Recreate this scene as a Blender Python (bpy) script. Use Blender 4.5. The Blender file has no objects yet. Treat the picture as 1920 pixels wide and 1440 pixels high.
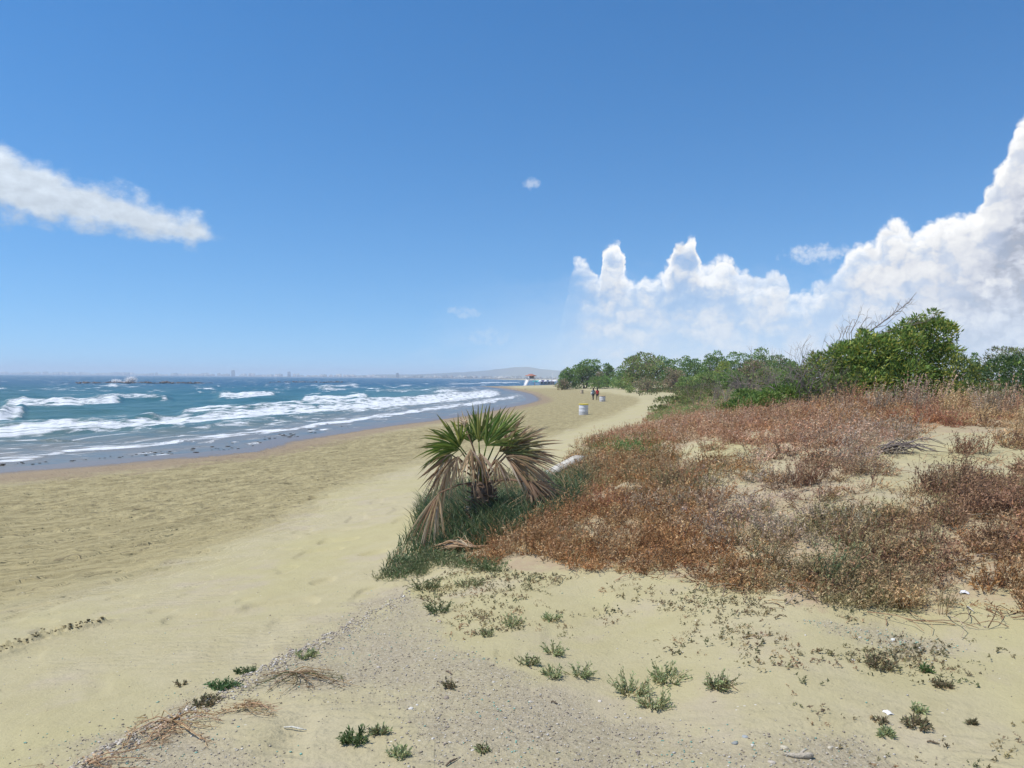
import bpy, bmesh, math, random
import numpy as np
from mathutils import Matrix, Vector

rng = np.random.default_rng(11)
random.seed(5)
SC = bpy.context.scene
COL = SC.collection

# ------------------------------------------------------------------ camera
FPX = 1450.0                       # focal length in pixels of the 1920 x 1440 photograph
CAMZ = 3.7
PITCH, ROLL = math.radians(0.435), 0.0078
cam_d = bpy.data.cameras.new('camera')
cam_d.sensor_width = 36.0
cam_d.lens = 36.0 * FPX / 1920.0
cam_d.clip_start, cam_d.clip_end = 0.1, 40000
cam = bpy.data.objects.new('camera', cam_d)
CAMR = Matrix.Rotation(math.pi / 2 - PITCH, 3, 'X') @ Matrix.Rotation(ROLL, 3, 'Z')
cam.matrix_world = Matrix.Translation((0, 0, CAMZ)) @ CAMR.to_4x4()
COL.objects.link(cam)
SC.camera = cam
R_ = np.array(CAMR)

# ------------------------------------------------------------------ light
SUN_EL, SUN_AZ = math.radians(62), math.radians(-104)      # azimuth from +Y towards +X
sdir = Vector((math.sin(SUN_AZ) * math.cos(SUN_EL), math.cos(SUN_AZ) * math.cos(SUN_EL), math.sin(SUN_EL)))
sun_d = bpy.data.lights.new('sun', 'SUN')
sun_d.energy, sun_d.angle, sun_d.color = 4.3, math.radians(0.53), (1.0, 0.955, 0.88)
sun = bpy.data.objects.new('sun', sun_d)
sun.rotation_euler = (-sdir).to_track_quat('-Z', 'Y').to_euler()
COL.objects.link(sun)

SC.view_settings.view_transform = 'Standard'
SC.view_settings.look = 'None'
SC.view_settings.exposure = 0.22
SC.view_settings.gamma = 1.0
SC.view_settings.use_curve_mapping = False
SC.cycles.use_denoising = True
SC.cycles.denoiser = 'OPENIMAGEDENOISE'
SC.cycles.denoising_input_passes = 'RGB_ALBEDO_NORMAL'
SC.cycles.denoising_prefilter = 'ACCURATE'
SC.cycles.max_bounces = 4
SC.cycles.diffuse_bounces = 2
SC.cycles.glossy_bounces = 2
SC.cycles.volume_bounces = 1
SC.cycles.transparent_max_bounces = 8


class G:
    """small helper to write node maths as expressions"""
    def __init__(self, tree):
        self.t = tree

    def n(self, kind, **kw):
        nd = self.t.nodes.new(kind)
        for k, v in kw.items():
            setattr(nd, k, v)
        return nd

    def put(self, sock, v):
        if v is None:
            return
        if isinstance(v, bpy.types.NodeSocket):
            self.t.links.new(v, sock)
        else:
            if hasattr(sock.default_value, '__len__') and len(sock.default_value) == 4 and len(v) == 3:
                v = (*v, 1.0)
            sock.default_value = v

    def m(self, op, a, b=None, c=None, clamp=False):
        nd = self.n('ShaderNodeMath', operation=op, use_clamp=clamp)
        for i, v in enumerate((a, b, c)):
            if v is not None:
                self.put(nd.inputs[i], v)
        return nd.outputs[0]

    def vm(self, op, a, b=None):
        nd = self.n('ShaderNodeVectorMath', operation=op)
        self.put(nd.inputs[0], a)
        if b is not None:
            self.put(nd.inputs[1], b)
        return nd.outputs[0]

    def comb(self, x, y, z=0.0):
        nd = self.n('ShaderNodeCombineXYZ')
        for i, v in enumerate((x, y, z)):
            self.put(nd.inputs[i], v)
        return nd.outputs[0]

    def sep(self, v):
        nd = self.n('ShaderNodeSeparateXYZ')
        self.put(nd.inputs[0], v)
        return nd.outputs

    def noise(self, vec, scale, detail=4, rough=0.55, lac=2.0, dist=0.0):
        nd = self.n('ShaderNodeTexNoise')
        self.put(nd.inputs['Vector'], vec)
        for k, v in (('Scale', scale), ('Detail', detail), ('Roughness', rough), ('Lacunarity', lac), ('Distortion', dist)):
            self.put(nd.inputs[k], v)
        return nd.outputs['Fac']

    def voro(self, vec, scale, feature='F1', smooth=None, rnd=1.0):
        nd = self.n('ShaderNodeTexVoronoi', feature=feature)
        self.put(nd.inputs['Vector'], vec)
        self.put(nd.inputs['Scale'], scale)
        self.put(nd.inputs['Randomness'], rnd)
        if smooth is not None:
            self.put(nd.inputs['Smoothness'], smooth)
        return nd

    def mix(self, f, a, b, mode='MIX'):
        nd = self.n('ShaderNodeMix', data_type='RGBA', blend_type=mode)
        self.put(nd.inputs['Factor'], f)
        self.put(nd.inputs['A'] if False else nd.inputs[6], a)
        self.put(nd.inputs[7], b)
        return nd.outputs[2]

    def ss(self, v, lo, hi, a=0.0, b=1.0):
        nd = self.n('ShaderNodeMapRange', interpolation_type='SMOOTHSTEP')
        for i, x in enumerate((v, lo, hi, a, b)):
            self.put(nd.inputs[i], x)
        return nd.outputs[0]

    def attr(self, name):
        return self.n('ShaderNodeAttribute', attribute_name=name)


def hy(px):                        # pixel row of the horizon
    return 701.5 + 0.0078 * px


def azel(px, py):                  # degrees
    d = R_ @ np.array([(px - 960) / FPX, (720 - py) / FPX, -1.0])
    d /= np.linalg.norm(d)
    return math.degrees(math.atan2(d[0], d[1])), math.degrees(math.asin(d[2]))


# ------------------------------------------------------------------ sky with clouds
def build_world():
    w = bpy.data.worlds.new('World')
    SC.world = w
    w.use_nodes = True
    w.cycles.sampling_method = 'MANUAL'
    w.cycles.sample_map_resolution = 256
    t = w.node_tree
    t.nodes.clear()
    g = G(t)
    out = g.n('ShaderNodeOutputWorld')
    sky = g.n('ShaderNodeTexSky', sky_type='NISHITA', sun_disc=False)
    sky.sun_elevation, sky.sun_rotation = SUN_EL, SUN_AZ
    sky.altitude, sky.air_density, sky.dust_density, sky.ozone_density = 0, 1.0, 0.0, 4.0
    bg = g.n('ShaderNodeBackground')
    hs = g.n('ShaderNodeHueSaturation')
    hs.inputs['Saturation'].default_value = 1.26
    t.links.new(sky.outputs[0], hs.inputs['Color'])
    gen0 = g.n('ShaderNodeTexCoord').outputs['Generated']
    x0, y0, z0 = g.sep(gen0)
    lift = g.m('ADD', g.m('MULTIPLY', g.m('MAXIMUM', z0, 0.0), 0.92), 0.10)
    t.links.new(g.vm('NORMALIZE', g.comb(x0, y0, lift)), sky.inputs['Vector'])
    t.links.new(hs.outputs[0], bg.inputs[0])
    bg.inputs[1].default_value = 0.13
    gen = g.n('ShaderNodeTexCoord').outputs['Generated']
    d = g.vm('NORMALIZE', gen)
    x, y, z = g.sep(d)
    D = 180 / math.pi
    az = g.m('MULTIPLY', g.m('ARCTAN2', x, y), D)
    el = g.m('MULTIPLY', g.m('ARCSINE', z), D)

    prof = [(700, 690), (800, 640), (860, 628), (930, 640), (1010, 640), (1040, 628), (1062, 560), (1078, 500), (1108, 494), (1122, 522), (1130, 470), (1138, 456), (1158, 456), (1168, 482),
            (1180, 520), (1200, 520), (1240, 512), (1256, 486), (1268, 450), (1280, 440), (1300, 442), (1310, 476), (1322, 500), (1345, 486),
            (1370, 484), (1395, 515), (1430, 520), (1465, 512), (1490, 548), (1560, 520), (1600, 470), (1640, 450), (1672, 418),
            (1715, 428), (1760, 412), (1800, 402), (1838, 380), (1850, 350), (1880, 300), (1905, 245), (1925, 215), (2000, 140), (2150, 110), (2400, 180)]
    A0, A1, E1 = -12.0, 50.0, 26.0

    def curve(xsock, pts):
        fc = g.n('ShaderNodeFloatCurve')
        c = fc.mapping.curves[0]
        pp = [((a - A0) / (A1 - A0), e / E1) for a, e in pts]
        c.points[0].location = (0, max(0, pp[0][1]))
        c.points[1].location = (1, pp[-1][1])
        for p in pp:
            if 0 < p[0] < 1:
                c.points.new(p[0], min(1, max(0, p[1])))
        fc.mapping.update()
        nx = g.m('DIVIDE', g.m('SUBTRACT', xsock, A0), A1 - A0, clamp=True)
        fc.inputs[0].default_value = 1.0
        t.links.new(nx, fc.inputs['Value'])
        return g.m('MULTIPLY', fc.outputs[0], E1)

    P = [azel(*p) for p in prof]

    def vor(v, scale):
        nd = g.n('ShaderNodeTexVoronoi', feature='F1', voronoi_dimensions='2D')
        g.put(nd.inputs['Vector'], v)
        nd.inputs['Scale'].default_value = scale
        return g.m('POWER', nd.outputs['Distance'], 2.0)

    def billow(v):                 # cauliflower lumps, about -1 .. 1
        a = vor(v, 0.5)
        b = vor(g.vm('ADD', v, (3.3, 1.7, 0)), 1.3)
        c = vor(g.vm('ADD', v, (7.3, 4.7, 0)), 3.1)
        return g.m('SUBTRACT', 0.75, g.m('ADD', g.m('ADD', g.m('MULTIPLY', a, 1.25), g.m('MULTIPLY', b, 0.85)), g.m('MULTIPLY', c, 0.35)))

    wn = g.n('ShaderNodeTexNoise', noise_dimensions='2D')
    g.put(wn.inputs['Vector'], g.comb(az, el))
    wn.inputs['Scale'].default_value = 0.9
    wn.inputs['Detail'].default_value = 3.5
    wx, wy, _ = g.sep(wn.outputs['Color'])
    waz = g.m('ADD', az, g.m('MULTIPLY', g.m('SUBTRACT', wx, 0.5), 0.75))
    wel = g.m('ADD', el, g.m('MULTIPLY', g.m('SUBTRACT', wy, 0.5), 0.75))
    wv = g.comb(waz, wel)
    top0 = g.m('ADD', curve(waz, P), g.m('MULTIPLY', g.m('SUBTRACT', g.noise(g.comb(az, el, 2.2), 0.55, 3, 0.5), 0.5), 1.6))
    bl = billow(wv)
    bl1 = billow(g.vm('ADD', wv, (-0.22, 0.32, 0)))
    f0 = g.m('ADD', g.m('SUBTRACT', top0, wel), g.m('MULTIPLY', bl, 0.70))
    right = g.ss(az, 2.0, 6.0)
    edge = g.ss(f0, -0.10, 0.60)
    # the bank thins out inside and lower down, solid only to the right
    def n2(x_, y_, scale, det=5, ro=0.55):
        nd = g.n('ShaderNodeTexNoise', noise_dimensions='2D')
        g.put(nd.inputs['Vector'], g.comb(x_, y_))
        nd.inputs['Scale'].default_value, nd.inputs['Detail'].default_value, nd.inputs['Roughness'].default_value = scale, det, ro
        return nd.outputs['Fac']
    big = n2(g.m('MULTIPLY', waz, 0.7), g.m('ADD', g.m('MULTIPLY', wel, 1.3), 20.0), 0.42, 5, 0.6)
    puffs = g.m('ADD', g.m('MULTIPLY', g.m('SUBTRACT', big, 0.5), 2.2), g.m('MULTIPLY', g.m('SUBTRACT', bl, 0.1), 0.5))
    solid = g.ss(az, 19, 32)
    body = g.m('ADD', g.ss(puffs, -0.40, 0.55, 0.34, 0.92), g.m('MULTIPLY', solid, 0.50), clamp=True)
    rim = g.m('MULTIPLY', g.ss(f0, 0.6, 2.4, 1.0, 0.0), g.ss(el, 5.0, 8.5, 0.20, 1.0))
    dens = g.m('MULTIPLY', edge, g.m('MAXIMUM', body, rim))
    wisp = n2(g.m('MULTIPLY', az, 0.5), g.m('ADD', el, 40.0), 0.7, 4, 0.6)
    side = g.ss(g.m('ADD', az, g.m('MULTIPLY', g.m('SUBTRACT', wisp, 0.5), 9.0)), 2.5, 8.5, 0.12, 1.0)
    dens = g.m('MULTIPLY', dens, g.m('MAXIMUM', side, g.ss(el, 7.0, 8.6)))
    low = g.ss(el, 1.0, 7.0, 0.72, 1.0)
    dens = g.m('MULTIPLY', dens, g.m('MULTIPLY', low, g.m('ADD', g.m('MULTIPLY', right, 0.60), 0.38)))
    # light and shade of the cloud body
    lit = g.m('MULTIPLY', g.m('SUBTRACT', bl, bl1), g.ss(f0, 0.0, 3.0, 0.20, 0.09))
    depth = g.ss(f0, 0.2, 3.0)
    shade_r = g.m('MULTIPLY', g.ss(az, 25.5, 33), g.m('MULTIPLY', g.ss(f0, 2.5, 7.0), g.ss(puffs, 0.7, -0.4)))
    br = g.m('ADD', g.m('SUBTRACT', 0.90, g.m('MULTIPLY', depth, 0.22)), g.m('ADD', lit, g.m('MULTIPLY', puffs, 0.16)))
    br = g.m('SUBTRACT', br, g.m('MULTIPLY', shade_r, 0.30))
    br = g.m('MAXIMUM', g.m('MINIMUM', br, 0.93), 0.40)
    ccol = g.mix(g.ss(br, 0.45, 0.85), (0.90, 0.96, 1.13), (1.0, 1.0, 1.0))
    cc = g.vm('SCALE', ccol)
    t.links.new(br, cc.node.inputs['Scale'])

    # the long flat cloud on the left
    def streak(pa, pb, ra, rb):
        (ax, ay), (bx, by) = azel(*pa), azel(*pb)
        L = math.hypot(bx - ax, by - ay)
        ux, uy = (bx - ax) / L, (by - ay) / L
        dx, dy = g.m('SUBTRACT', az, ax), g.m('SUBTRACT', el, ay)
        s = g.m('DIVIDE', g.m('ADD', g.m('MULTIPLY', dx, ux), g.m('MULTIPLY', dy, uy)), L)
        n_ = g.m('ADD', g.m('MULTIPLY', dx, -uy), g.m('MULTIPLY', dy, ux))
        rad = g.m('ADD', ra, g.m('MULTIPLY', s, rb - ra))
        rad = g.m('MULTIPLY', rad, g.ss(s, 1.02, 0.80))
        rad = g.m('MULTIPLY', rad, g.ss(s, -1.2, -0.4))
        nv = g.comb(g.m('MULTIPLY', az, 0.7), g.m('MULTIPLY', el, 1.0), 9.1)
        ns = g.m('MULTIPLY', g.m('SUBTRACT', g.noise(nv, 0.75, 7, 0.62), 0.5), 3.0)
        f = g.m('SUBTRACT', g.m('ADD', rad, ns), g.m('ABSOLUTE', n_))
        return f, n_
    fs, nn = streak((-60, 326), (440, 452), 2.6, 1.25)
    sd = g.m('MULTIPLY', g.ss(fs, 0.0, 1.4), g.ss(az, -19.8, -21.8))
    sd = g.m('MULTIPLY', sd, 0.86)
    snz = g.noise(g.comb(az, g.m('MULTIPLY', el, 1.8), 2.0), 0.9, 6, 0.6)
    sb = g.m('ADD', g.m('ADD', 0.68, g.m('MULTIPLY', g.m('SUBTRACT', snz, 0.5), 0.45)), g.m('MULTIPLY', nn, 0.05))
    sc_ = g.vm('SCALE', (0.93, 1.0, 1.06))
    t.links.new(sb, sc_.node.inputs['Scale'])
    # one small wisp and a detached low puff
    def puff(px, py, ra, re, amp, zz):
        a0, e0 = azel(px, py)
        q = g.m('ADD', g.m('POWER', g.m('DIVIDE', g.m('SUBTRACT', az, a0), ra), 2.0), g.m('POWER', g.m('DIVIDE', g.m('SUBTRACT', el, e0), re), 2.0))
        ns = g.noise(g.comb(az, el, zz), 1.6, 6, 0.62)
        f = g.m('ADD', g.m('SUBTRACT', 1.0, q), g.m('MULTIPLY', g.m('SUBTRACT', ns, 0.5), 3.2))
        return g.m('MULTIPLY', g.ss(f, 0.1, 1.5), amp)
    pf = g.m('MAXIMUM', puff(994, 344, 0.75, 0.55, 0.55, 4.0), puff(1530, 476, 2.7, 0.75, 0.8, 1.0))
    pf = g.m('MAXIMUM', pf, g.m('MAXIMUM', puff(872, 585, 2.0, 0.6, 0.45, 6.0), puff(925, 632, 3.6, 1.1, 0.38, 8.0)))

    # thin pale veil low over the land
    veil = g.m('MULTIPLY', g.ss(g.m('ADD', az, g.m('MULTIPLY', g.m('SUBTRACT', wisp, 0.5), 14.0)), -9.0, 6.0), g.ss(g.m('ADD', el, g.m('MULTIPLY', g.m('SUBTRACT', wisp, 0.5), 6.0)), 8.5, 0.5))
    pf = g.m('MAXIMUM', pf, g.m('MULTIPLY', veil, 0.42))
    b1 = g.n('ShaderNodeBackground')
    t.links.new(cc, b1.inputs[0])
    b2 = g.n('ShaderNodeBackground')
    t.links.new(sc_, b2.inputs[0])
    b3 = g.n('ShaderNodeBackground')
    b3.inputs[0].default_value = (0.66, 0.72, 0.82, 1)
    cur = bg.outputs[0]
    for fac, b in ((dens, b1), (sd, b2), (pf, b3)):
        mx = g.n('ShaderNodeMixShader')
        above = g.m('MULTIPLY', fac, g.ss(el, 0.0, 0.6))
        t.links.new(above, mx.inputs[0])
        t.links.new(cur, mx.inputs[1])
        t.links.new(b.outputs[0], mx.inputs[2])
        cur = mx.outputs[0]
    t.links.new(cur, out.inputs[0])


build_world()


# ------------------------------------------------------------------ projection helpers
def proj(P):
    P = np.asarray(P, float)
    q = (P - np.array([0, 0, CAMZ])) @ R_
    w = np.maximum(-q[..., 2], 1e-3)
    return 960 + FPX * q[..., 0] / w, 720 - FPX * q[..., 1] / w


def ray(px, py):
    return R_ @ np.array([(px - 960) / FPX, (720 - py) / FPX, -1.0])


def at_z(px, py, z):
    d = ray(px, py)
    return np.array([0, 0, CAMZ]) + d * ((z - CAMZ) / d[2])


def at_d(px, py, dist):
    d = ray(px, py)
    return np.array([0, 0, CAMZ]) + d * (dist / d[1])


def hash2(ix, iy, seed):
    h = (ix.astype(np.int64) * 374761393 + iy.astype(np.int64) * 668265263 + seed * 974634777) & 0xFFFFFFFF
    h = ((h ^ (h >> 13)) * 1274126177) & 0xFFFFFFFF
    return ((h ^ (h >> 16)) & 0xFFFFFF) / float(0xFFFFFF)


def vnoise(x, y, seed=0):
    x, y = np.asarray(x, float), np.asarray(y, float)
    ix, iy = np.floor(x), np.floor(y)
    fx, fy = x - ix, y - iy
    fx, fy = fx * fx * (3 - 2 * fx), fy * fy * (3 - 2 * fy)
    a, b = hash2(ix, iy, seed), hash2(ix + 1, iy, seed)
    c, d = hash2(ix, iy + 1, seed), hash2(ix + 1, iy + 1, seed)
    return (a + (b - a) * fx) * (1 - fy) + (c + (d - c) * fx) * fy


def fbm(x, y, seed=0, oct=4, gain=0.5):
    s, a, t = 0, 1.0, 0
    for k in range(oct):
        ca, sa = math.cos(0.6 + 1.1 * k), math.sin(0.6 + 1.1 * k)
        s = s + a * vnoise((x * ca - y * sa) * 2 ** k + 17.3 * k, (x * sa + y * ca) * 2 ** k - 9.1 * k, seed + k)
        t += a
        a *= gain
    return s / t


def sstep(a, b, x):
    t = np.clip((x - a) / (b - a), 0, 1)
    return t * t * (3 - 2 * t)


def in_poly(px, py, poly):
    px, py = np.asarray(px, float), np.asarray(py, float)
    r = np.zeros(px.shape, bool)
    n = len(poly)
    for i in range(n):
        x0, y0 = poly[i]
        x1, y1 = poly[(i + 1) % n]
        c = (y0 > py) != (y1 > py)
        with np.errstate(divide='ignore', invalid='ignore'):
            xi = (x1 - x0) * (py - y0) / (y1 - y0 + 1e-12) + x0
        r ^= c & (px < xi)
    return r


# ------------------------------------------------------------------ height of the land
CP = []                            # x, y, z of control points


def cz(px, py, z, val=None):
    p = at_z(px, py, z)
    CP.append((p[0], p[1], z if val is None else val))


STEP = 0.16                        # the sandy slab stands this far above the beach
for a in [(960, 1440, 2.05), (1400, 1440, 2.07), (1920, 1440, 2.10), (1920, 1300, 2.12), (1400, 1250, 2.08), (960, 1250, 2.0),
          (1700, 1180, 2.15), (1300, 1120, 2.05), (1100, 1085, 1.96), (900, 1075, 1.86), (800, 1110, 1.80), (620, 1290, 1.95), (320, 1420, 2.0),
          (780, 1330, 2.0)]:
    cz(*a, a[2] - STEP)
for a in [(0, 1440, 1.72), (0, 1200, 1.42), (0, 1050, 1.0), (0, 930, .36), (300, 1150, 1.4), (300, 1000, .95), (300, 885, .3), (200, 1290, 1.62),
          (600, 1050, 1.33), (600, 900, .75), (600, 835, .26), (700, 1050, 1.45), (420, 1200, 1.55), (700, 960, 1.22), (800, 900, 1.12), (850, 820, .5),
          (1000, 800, .72), (1000, 850, 1.02), (1094, 778, .6), (1000, 765, .32), (1129, 753, .65), (1118, 750, .6), (1050, 740, .45),
          (1200, 757, 1.1), (1190, 738, 1.0), (1060, 727, .7), (1000, 724, .4), (950, 724.5, .25), (1045, 722, .6)]:
    cz(*a)
WATER = [(0, 877), (120, 868), (210, 861), (300, 853), (400, 845), (468, 838), (492, 827), (600, 812), (700, 797), (830, 780), (900, 768), (960, 757), (985, 749),
         (978, 741), (955, 735), (930, 730.5), (900, 727), (880, 725)]
for a in WATER:
    cz(*a, 0)
for px, py, v in [(0, 850, -.4), (300, 830, -.4), (600, 795, -.35), (830, 766, -.3), (930, 748, -.3), (0, 790, -1.5), (0, 760, -2), (0, 720, -3), (400, 790, -1.4),
                  (400, 740, -3), (700, 752, -1.2), (700, 725, -3), (850, 738, -.7), (850, 719, -2.5), (600, 712, -4), (940, 719, -2), (985, 716.5, -2)]:
    p = at_z(px, py, 0)
    CP.append((p[0], p[1], v))
DUNE = [(905, 985, 1.72), (1000, 960, 1.85), (1060, 1005, 1.95), (960, 890, 1.5), (1060, 885, 1.72), (1090, 842, 1.55), (1130, 822, 1.58), (1200, 798, 1.66),
        (1230, 780, 1.5), (1160, 860, 2.0), (1250, 862, 2.42), (1290, 958, 2.28), (1150, 950, 2.13), (1290, 830, 2.62), (1350, 790, 2.72), (1450, 782, 2.85),
        (1550, 775, 2.98), (1650, 770, 3.02), (1800, 778, 3.05), (1910, 785, 3.05), (1800, 822, 2.9), (1700, 905, 2.65), (1900, 905, 2.7), (1750, 1050, 2.32),
        (1500, 1050, 2.28), (1450, 905, 2.56), (1450, 840, 2.76), (1300, 1000, 2.2), (1290, 745, 1.8), (1240, 747, 1.2), (1250, 765, 1.5), (1350, 750, 2.3),
        (1450, 748, 2.75), (1550, 745, 2.95), (1800, 745, 3.05), (1910, 745, 3.05), (1200, 735, 1.05), (1300, 729, 1.4), (1140, 724.5, 1.0), (1080, 727, .85),
        (1500, 728, 2.2), (1800, 730, 2.4)]
for a in DUNE:
    cz(*a)
for th, r, z in [(2, 1500, 1.0), (6, 700, 1.0), (10, 700, 1.2), (25, 400, 2.2), (35, 250, 2.5), (40, 60, 3.0), (40, 20, 3.0), (42, 8, 2.5), (42, 4, 2.0), (15, 2000, 2.0), (35, 2000, 2.5),
                 (0, 1200, -3), (-10, 1500, -5), (-30, 800, -5), (-40, 60, -1.5), (-42, 30, .3), (-42, 10, 1.2), (-42, 3, 1.75), (0, 1.5, 1.9), (30, 1.5, 1.92), (-30, 1.5, 1.85)]:
    CP.append((r * math.sin(math.radians(th)), r * math.cos(math.radians(th)), z))
CP = np.array(CP)
TK = 3.0


def tps(r):
    return np.where(r > 0, r * r * np.log(r + 1e-9), 0)


def lp(x, y):
    r = np.hypot(x, y)
    th = np.arctan2(x, y)
    return np.clip(th, -0.76, 0.76) * TK, np.log(np.maximum(r, 1.4))


_cu, _cv = lp(CP[:, 0], CP[:, 1])
_n = len(CP)
_K = tps(np.hypot(_cu[:, None] - _cu[None], _cv[:, None] - _cv[None])) + np.eye(_n) * 0.0008
_Pm = np.stack([np.ones(_n), _cu, _cv], 1)
_A = np.block([[_K, _Pm], [_Pm.T, np.zeros((3, 3))]])
_W = np.linalg.solve(_A, np.concatenate([CP[:, 2], np.zeros(3)]))


def zbase(x, y):
    x, y = np.asarray(x, float), np.asarray(y, float)
    sh = x.shape
    x, y = x.ravel(), y.ravel()
    out = np.empty(x.shape)
    for i in range(0, len(x), 20000):
        u, v = lp(x[i:i + 20000], y[i:i + 20000])
        k = tps(np.hypot(u[:, None] - _cu[None], v[:, None] - _cv[None]))
        out[i:i + 20000] = k @ _W[:_n] + _W[_n] + _W[_n + 1] * u + _W[_n + 2] * v
    return np.clip(out, -5, 3.12).reshape(sh)


# slab: the straight broken edge runs from the camera's left to the palm
E0, E1_ = at_z(40, 1450, 2.0)[:2], at_z(752, 1092, 1.82)[:2]
EU = (E1_ - E0) / np.linalg.norm(E1_ - E0)
EN = np.array([EU[1], -EU[0]])     # towards the slab side


def slab_mask(x, y):
    t = (x - E0[0]) * EN[0] + (y - E0[1]) * EN[1]
    s = (x - E0[0]) * EU[0] + (y - E0[1]) * EU[1]
    L = np.linalg.norm(E1_ - E0)
    t = t + 0.10 * (fbm(s * 2.2, t * 2.2, 31, 3) - 0.5) + 0.05 * (fbm(s * 9, t * 9, 33, 2) - .5)
    over = np.maximum(s - L, 0)
    t = t - over * 0.25
    soft = 0.05 + over * 0.6
    return sstep(-soft, soft, t), t, s


# shoreline coordinates
WL = np.array([at_z(a, b, 0)[:2] for a, b in [(-500, 925)] + WATER])
SEGL = np.concatenate([[0], np.cumsum(np.hypot(*np.diff(WL, axis=0).T))])


def shore_st(x, y):
    best = np.full(x.shape, 1e9)
    s = np.zeros(x.shape)
    for i in range(len(WL) - 1):
        a, b = WL[i], WL[i + 1]
        d = b - a
        L2 = d @ d
        t = ((x - a[0]) * d[0] + (y - a[1]) * d[1]) / L2
        t = np.clip(t, 0, 1)
        dd = np.hypot(x - a[0] - t * d[0], y - a[1] - t * d[1])
        m = dd < best
        best = np.where(m, dd, best)
        s = np.where(m, SEGL[i] + t * math.sqrt(L2), s)
    return s, best


CHURN = [(-200, 925), (0, 905), (300, 872), (500, 842), (700, 812), (850, 790), (960, 768), (1010, 752), (1010, 738), (960, 728), (1060, 728), (1150, 738), (1195, 745), (1205, 752), (1160, 775), (1085, 800),
         (1000, 832), (860, 850), (760, 870), (640, 915), (560, 965), (450, 1010), (330, 1055), (160, 1100), (0, 1135), (-200, 1180)]
GRAVEL = [(30, 1450), (748, 1090), (790, 1120), (830, 1180), (850, 1205), (905, 1225), (960, 1270), (1010, 1290), (1100, 1310), (1180, 1335), (1290, 1360), (1420, 1385), (1600, 1390), (1700, 1420), (1960, 1440), (1960, 1500), (0, 1500)]
GRAVEL2 = [(1480, 1160), (1560, 1165), (1700, 1185), (1760, 1200), (1830, 1222), (1740, 1242), (1690, 1240), (1640, 1215), (1560, 1190)]
SANDY = [(590, 1235), (480, 1260), (380, 1322), (300, 1395), (360, 1408), (430, 1372), (500, 1368), (560, 1392), (620, 1395), (660, 1425), (720, 1436), (790, 1440), (770, 1405), (720, 1380), (735, 1352), (690, 1330), (720, 1308), (660, 1280), (630, 1250)]
SCRUB = [(1075, 845), (1110, 822), (1150, 810), (1215, 790), (1290, 775), (1400, 760), (1930, 745), (1960, 745), (1960, 1180), (1860, 1172), (1740, 1165), (1640, 1150), (1540, 1140), (1420, 1115),
         (1330, 1095), (1200, 1082), (1080, 1078), (980, 1072), (880, 1060), (850, 1040), (930, 1005), (1020, 975), (1065, 960), (1085, 920), (1060, 890)]
BARE = [  # holes in the scrub: px, py, rx, ry, how bare
    (1285, 848, 58, 14, 1.0), (1372, 852, 52, 24, .96), (1372, 890, 46, 20, .85), (1815, 815, 90, 18, 1.0), (1780, 842, 90, 38, .97), (1720, 885, 70, 44, .96), (1860, 850, 60, 44, .9), (1755, 870, 70, 40, .95),
    (1460, 880, 30, 18, .3), (1700, 925, 60, 15, .55), (1560, 940, 25, 18, .25), (1860, 1140, 70, 16, .7), (1180, 1072, 60, 8, .6), (1880, 930, 30, 20, .35), (1590, 900, 30, 16, .3), (1400, 1085, 50, 10, .4)]


def masks(px, py, x, y):
    q = (fbm(x * 1.1, y * 1.1, 51, 4) - 0.5)
    q2 = (fbm(x * 1.1, y * 1.1, 61, 4) - 0.5)
    sc = np.clip((py - 705) / 735, 0.03, 1)
    jx, jy = px + q * 160 * sc, py + q2 * 90 * sc
    churn, gravel = np.zeros(px.shape), np.zeros(px.shape)
    N = 10
    for k in range(N):             # soft borders
        rr = 1.0 if k % 2 else 0.5
        ox, oy = 90 * rr * sc * math.cos(k * .628), 46 * rr * sc * math.sin(k * .628)
        churn += in_poly(jx + ox * 1.9, jy + oy * 1.9, CHURN) / N
        gravel += ((in_poly(jx + ox * .7, jy + oy * .7, GRAVEL) & ~in_poly(px + q2 * 420 + ox, py + q * 260 + oy, SANDY)) | in_poly(jx + ox * .4, jy + oy * .4, GRAVEL2)) / N
    return churn, gravel


RIDGE = [at_z(a, b, 1.42)[:2] for a, b in [(-60, 1262), (0, 1237), (60, 1210), (120, 1190), (188, 1170)]]


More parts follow.
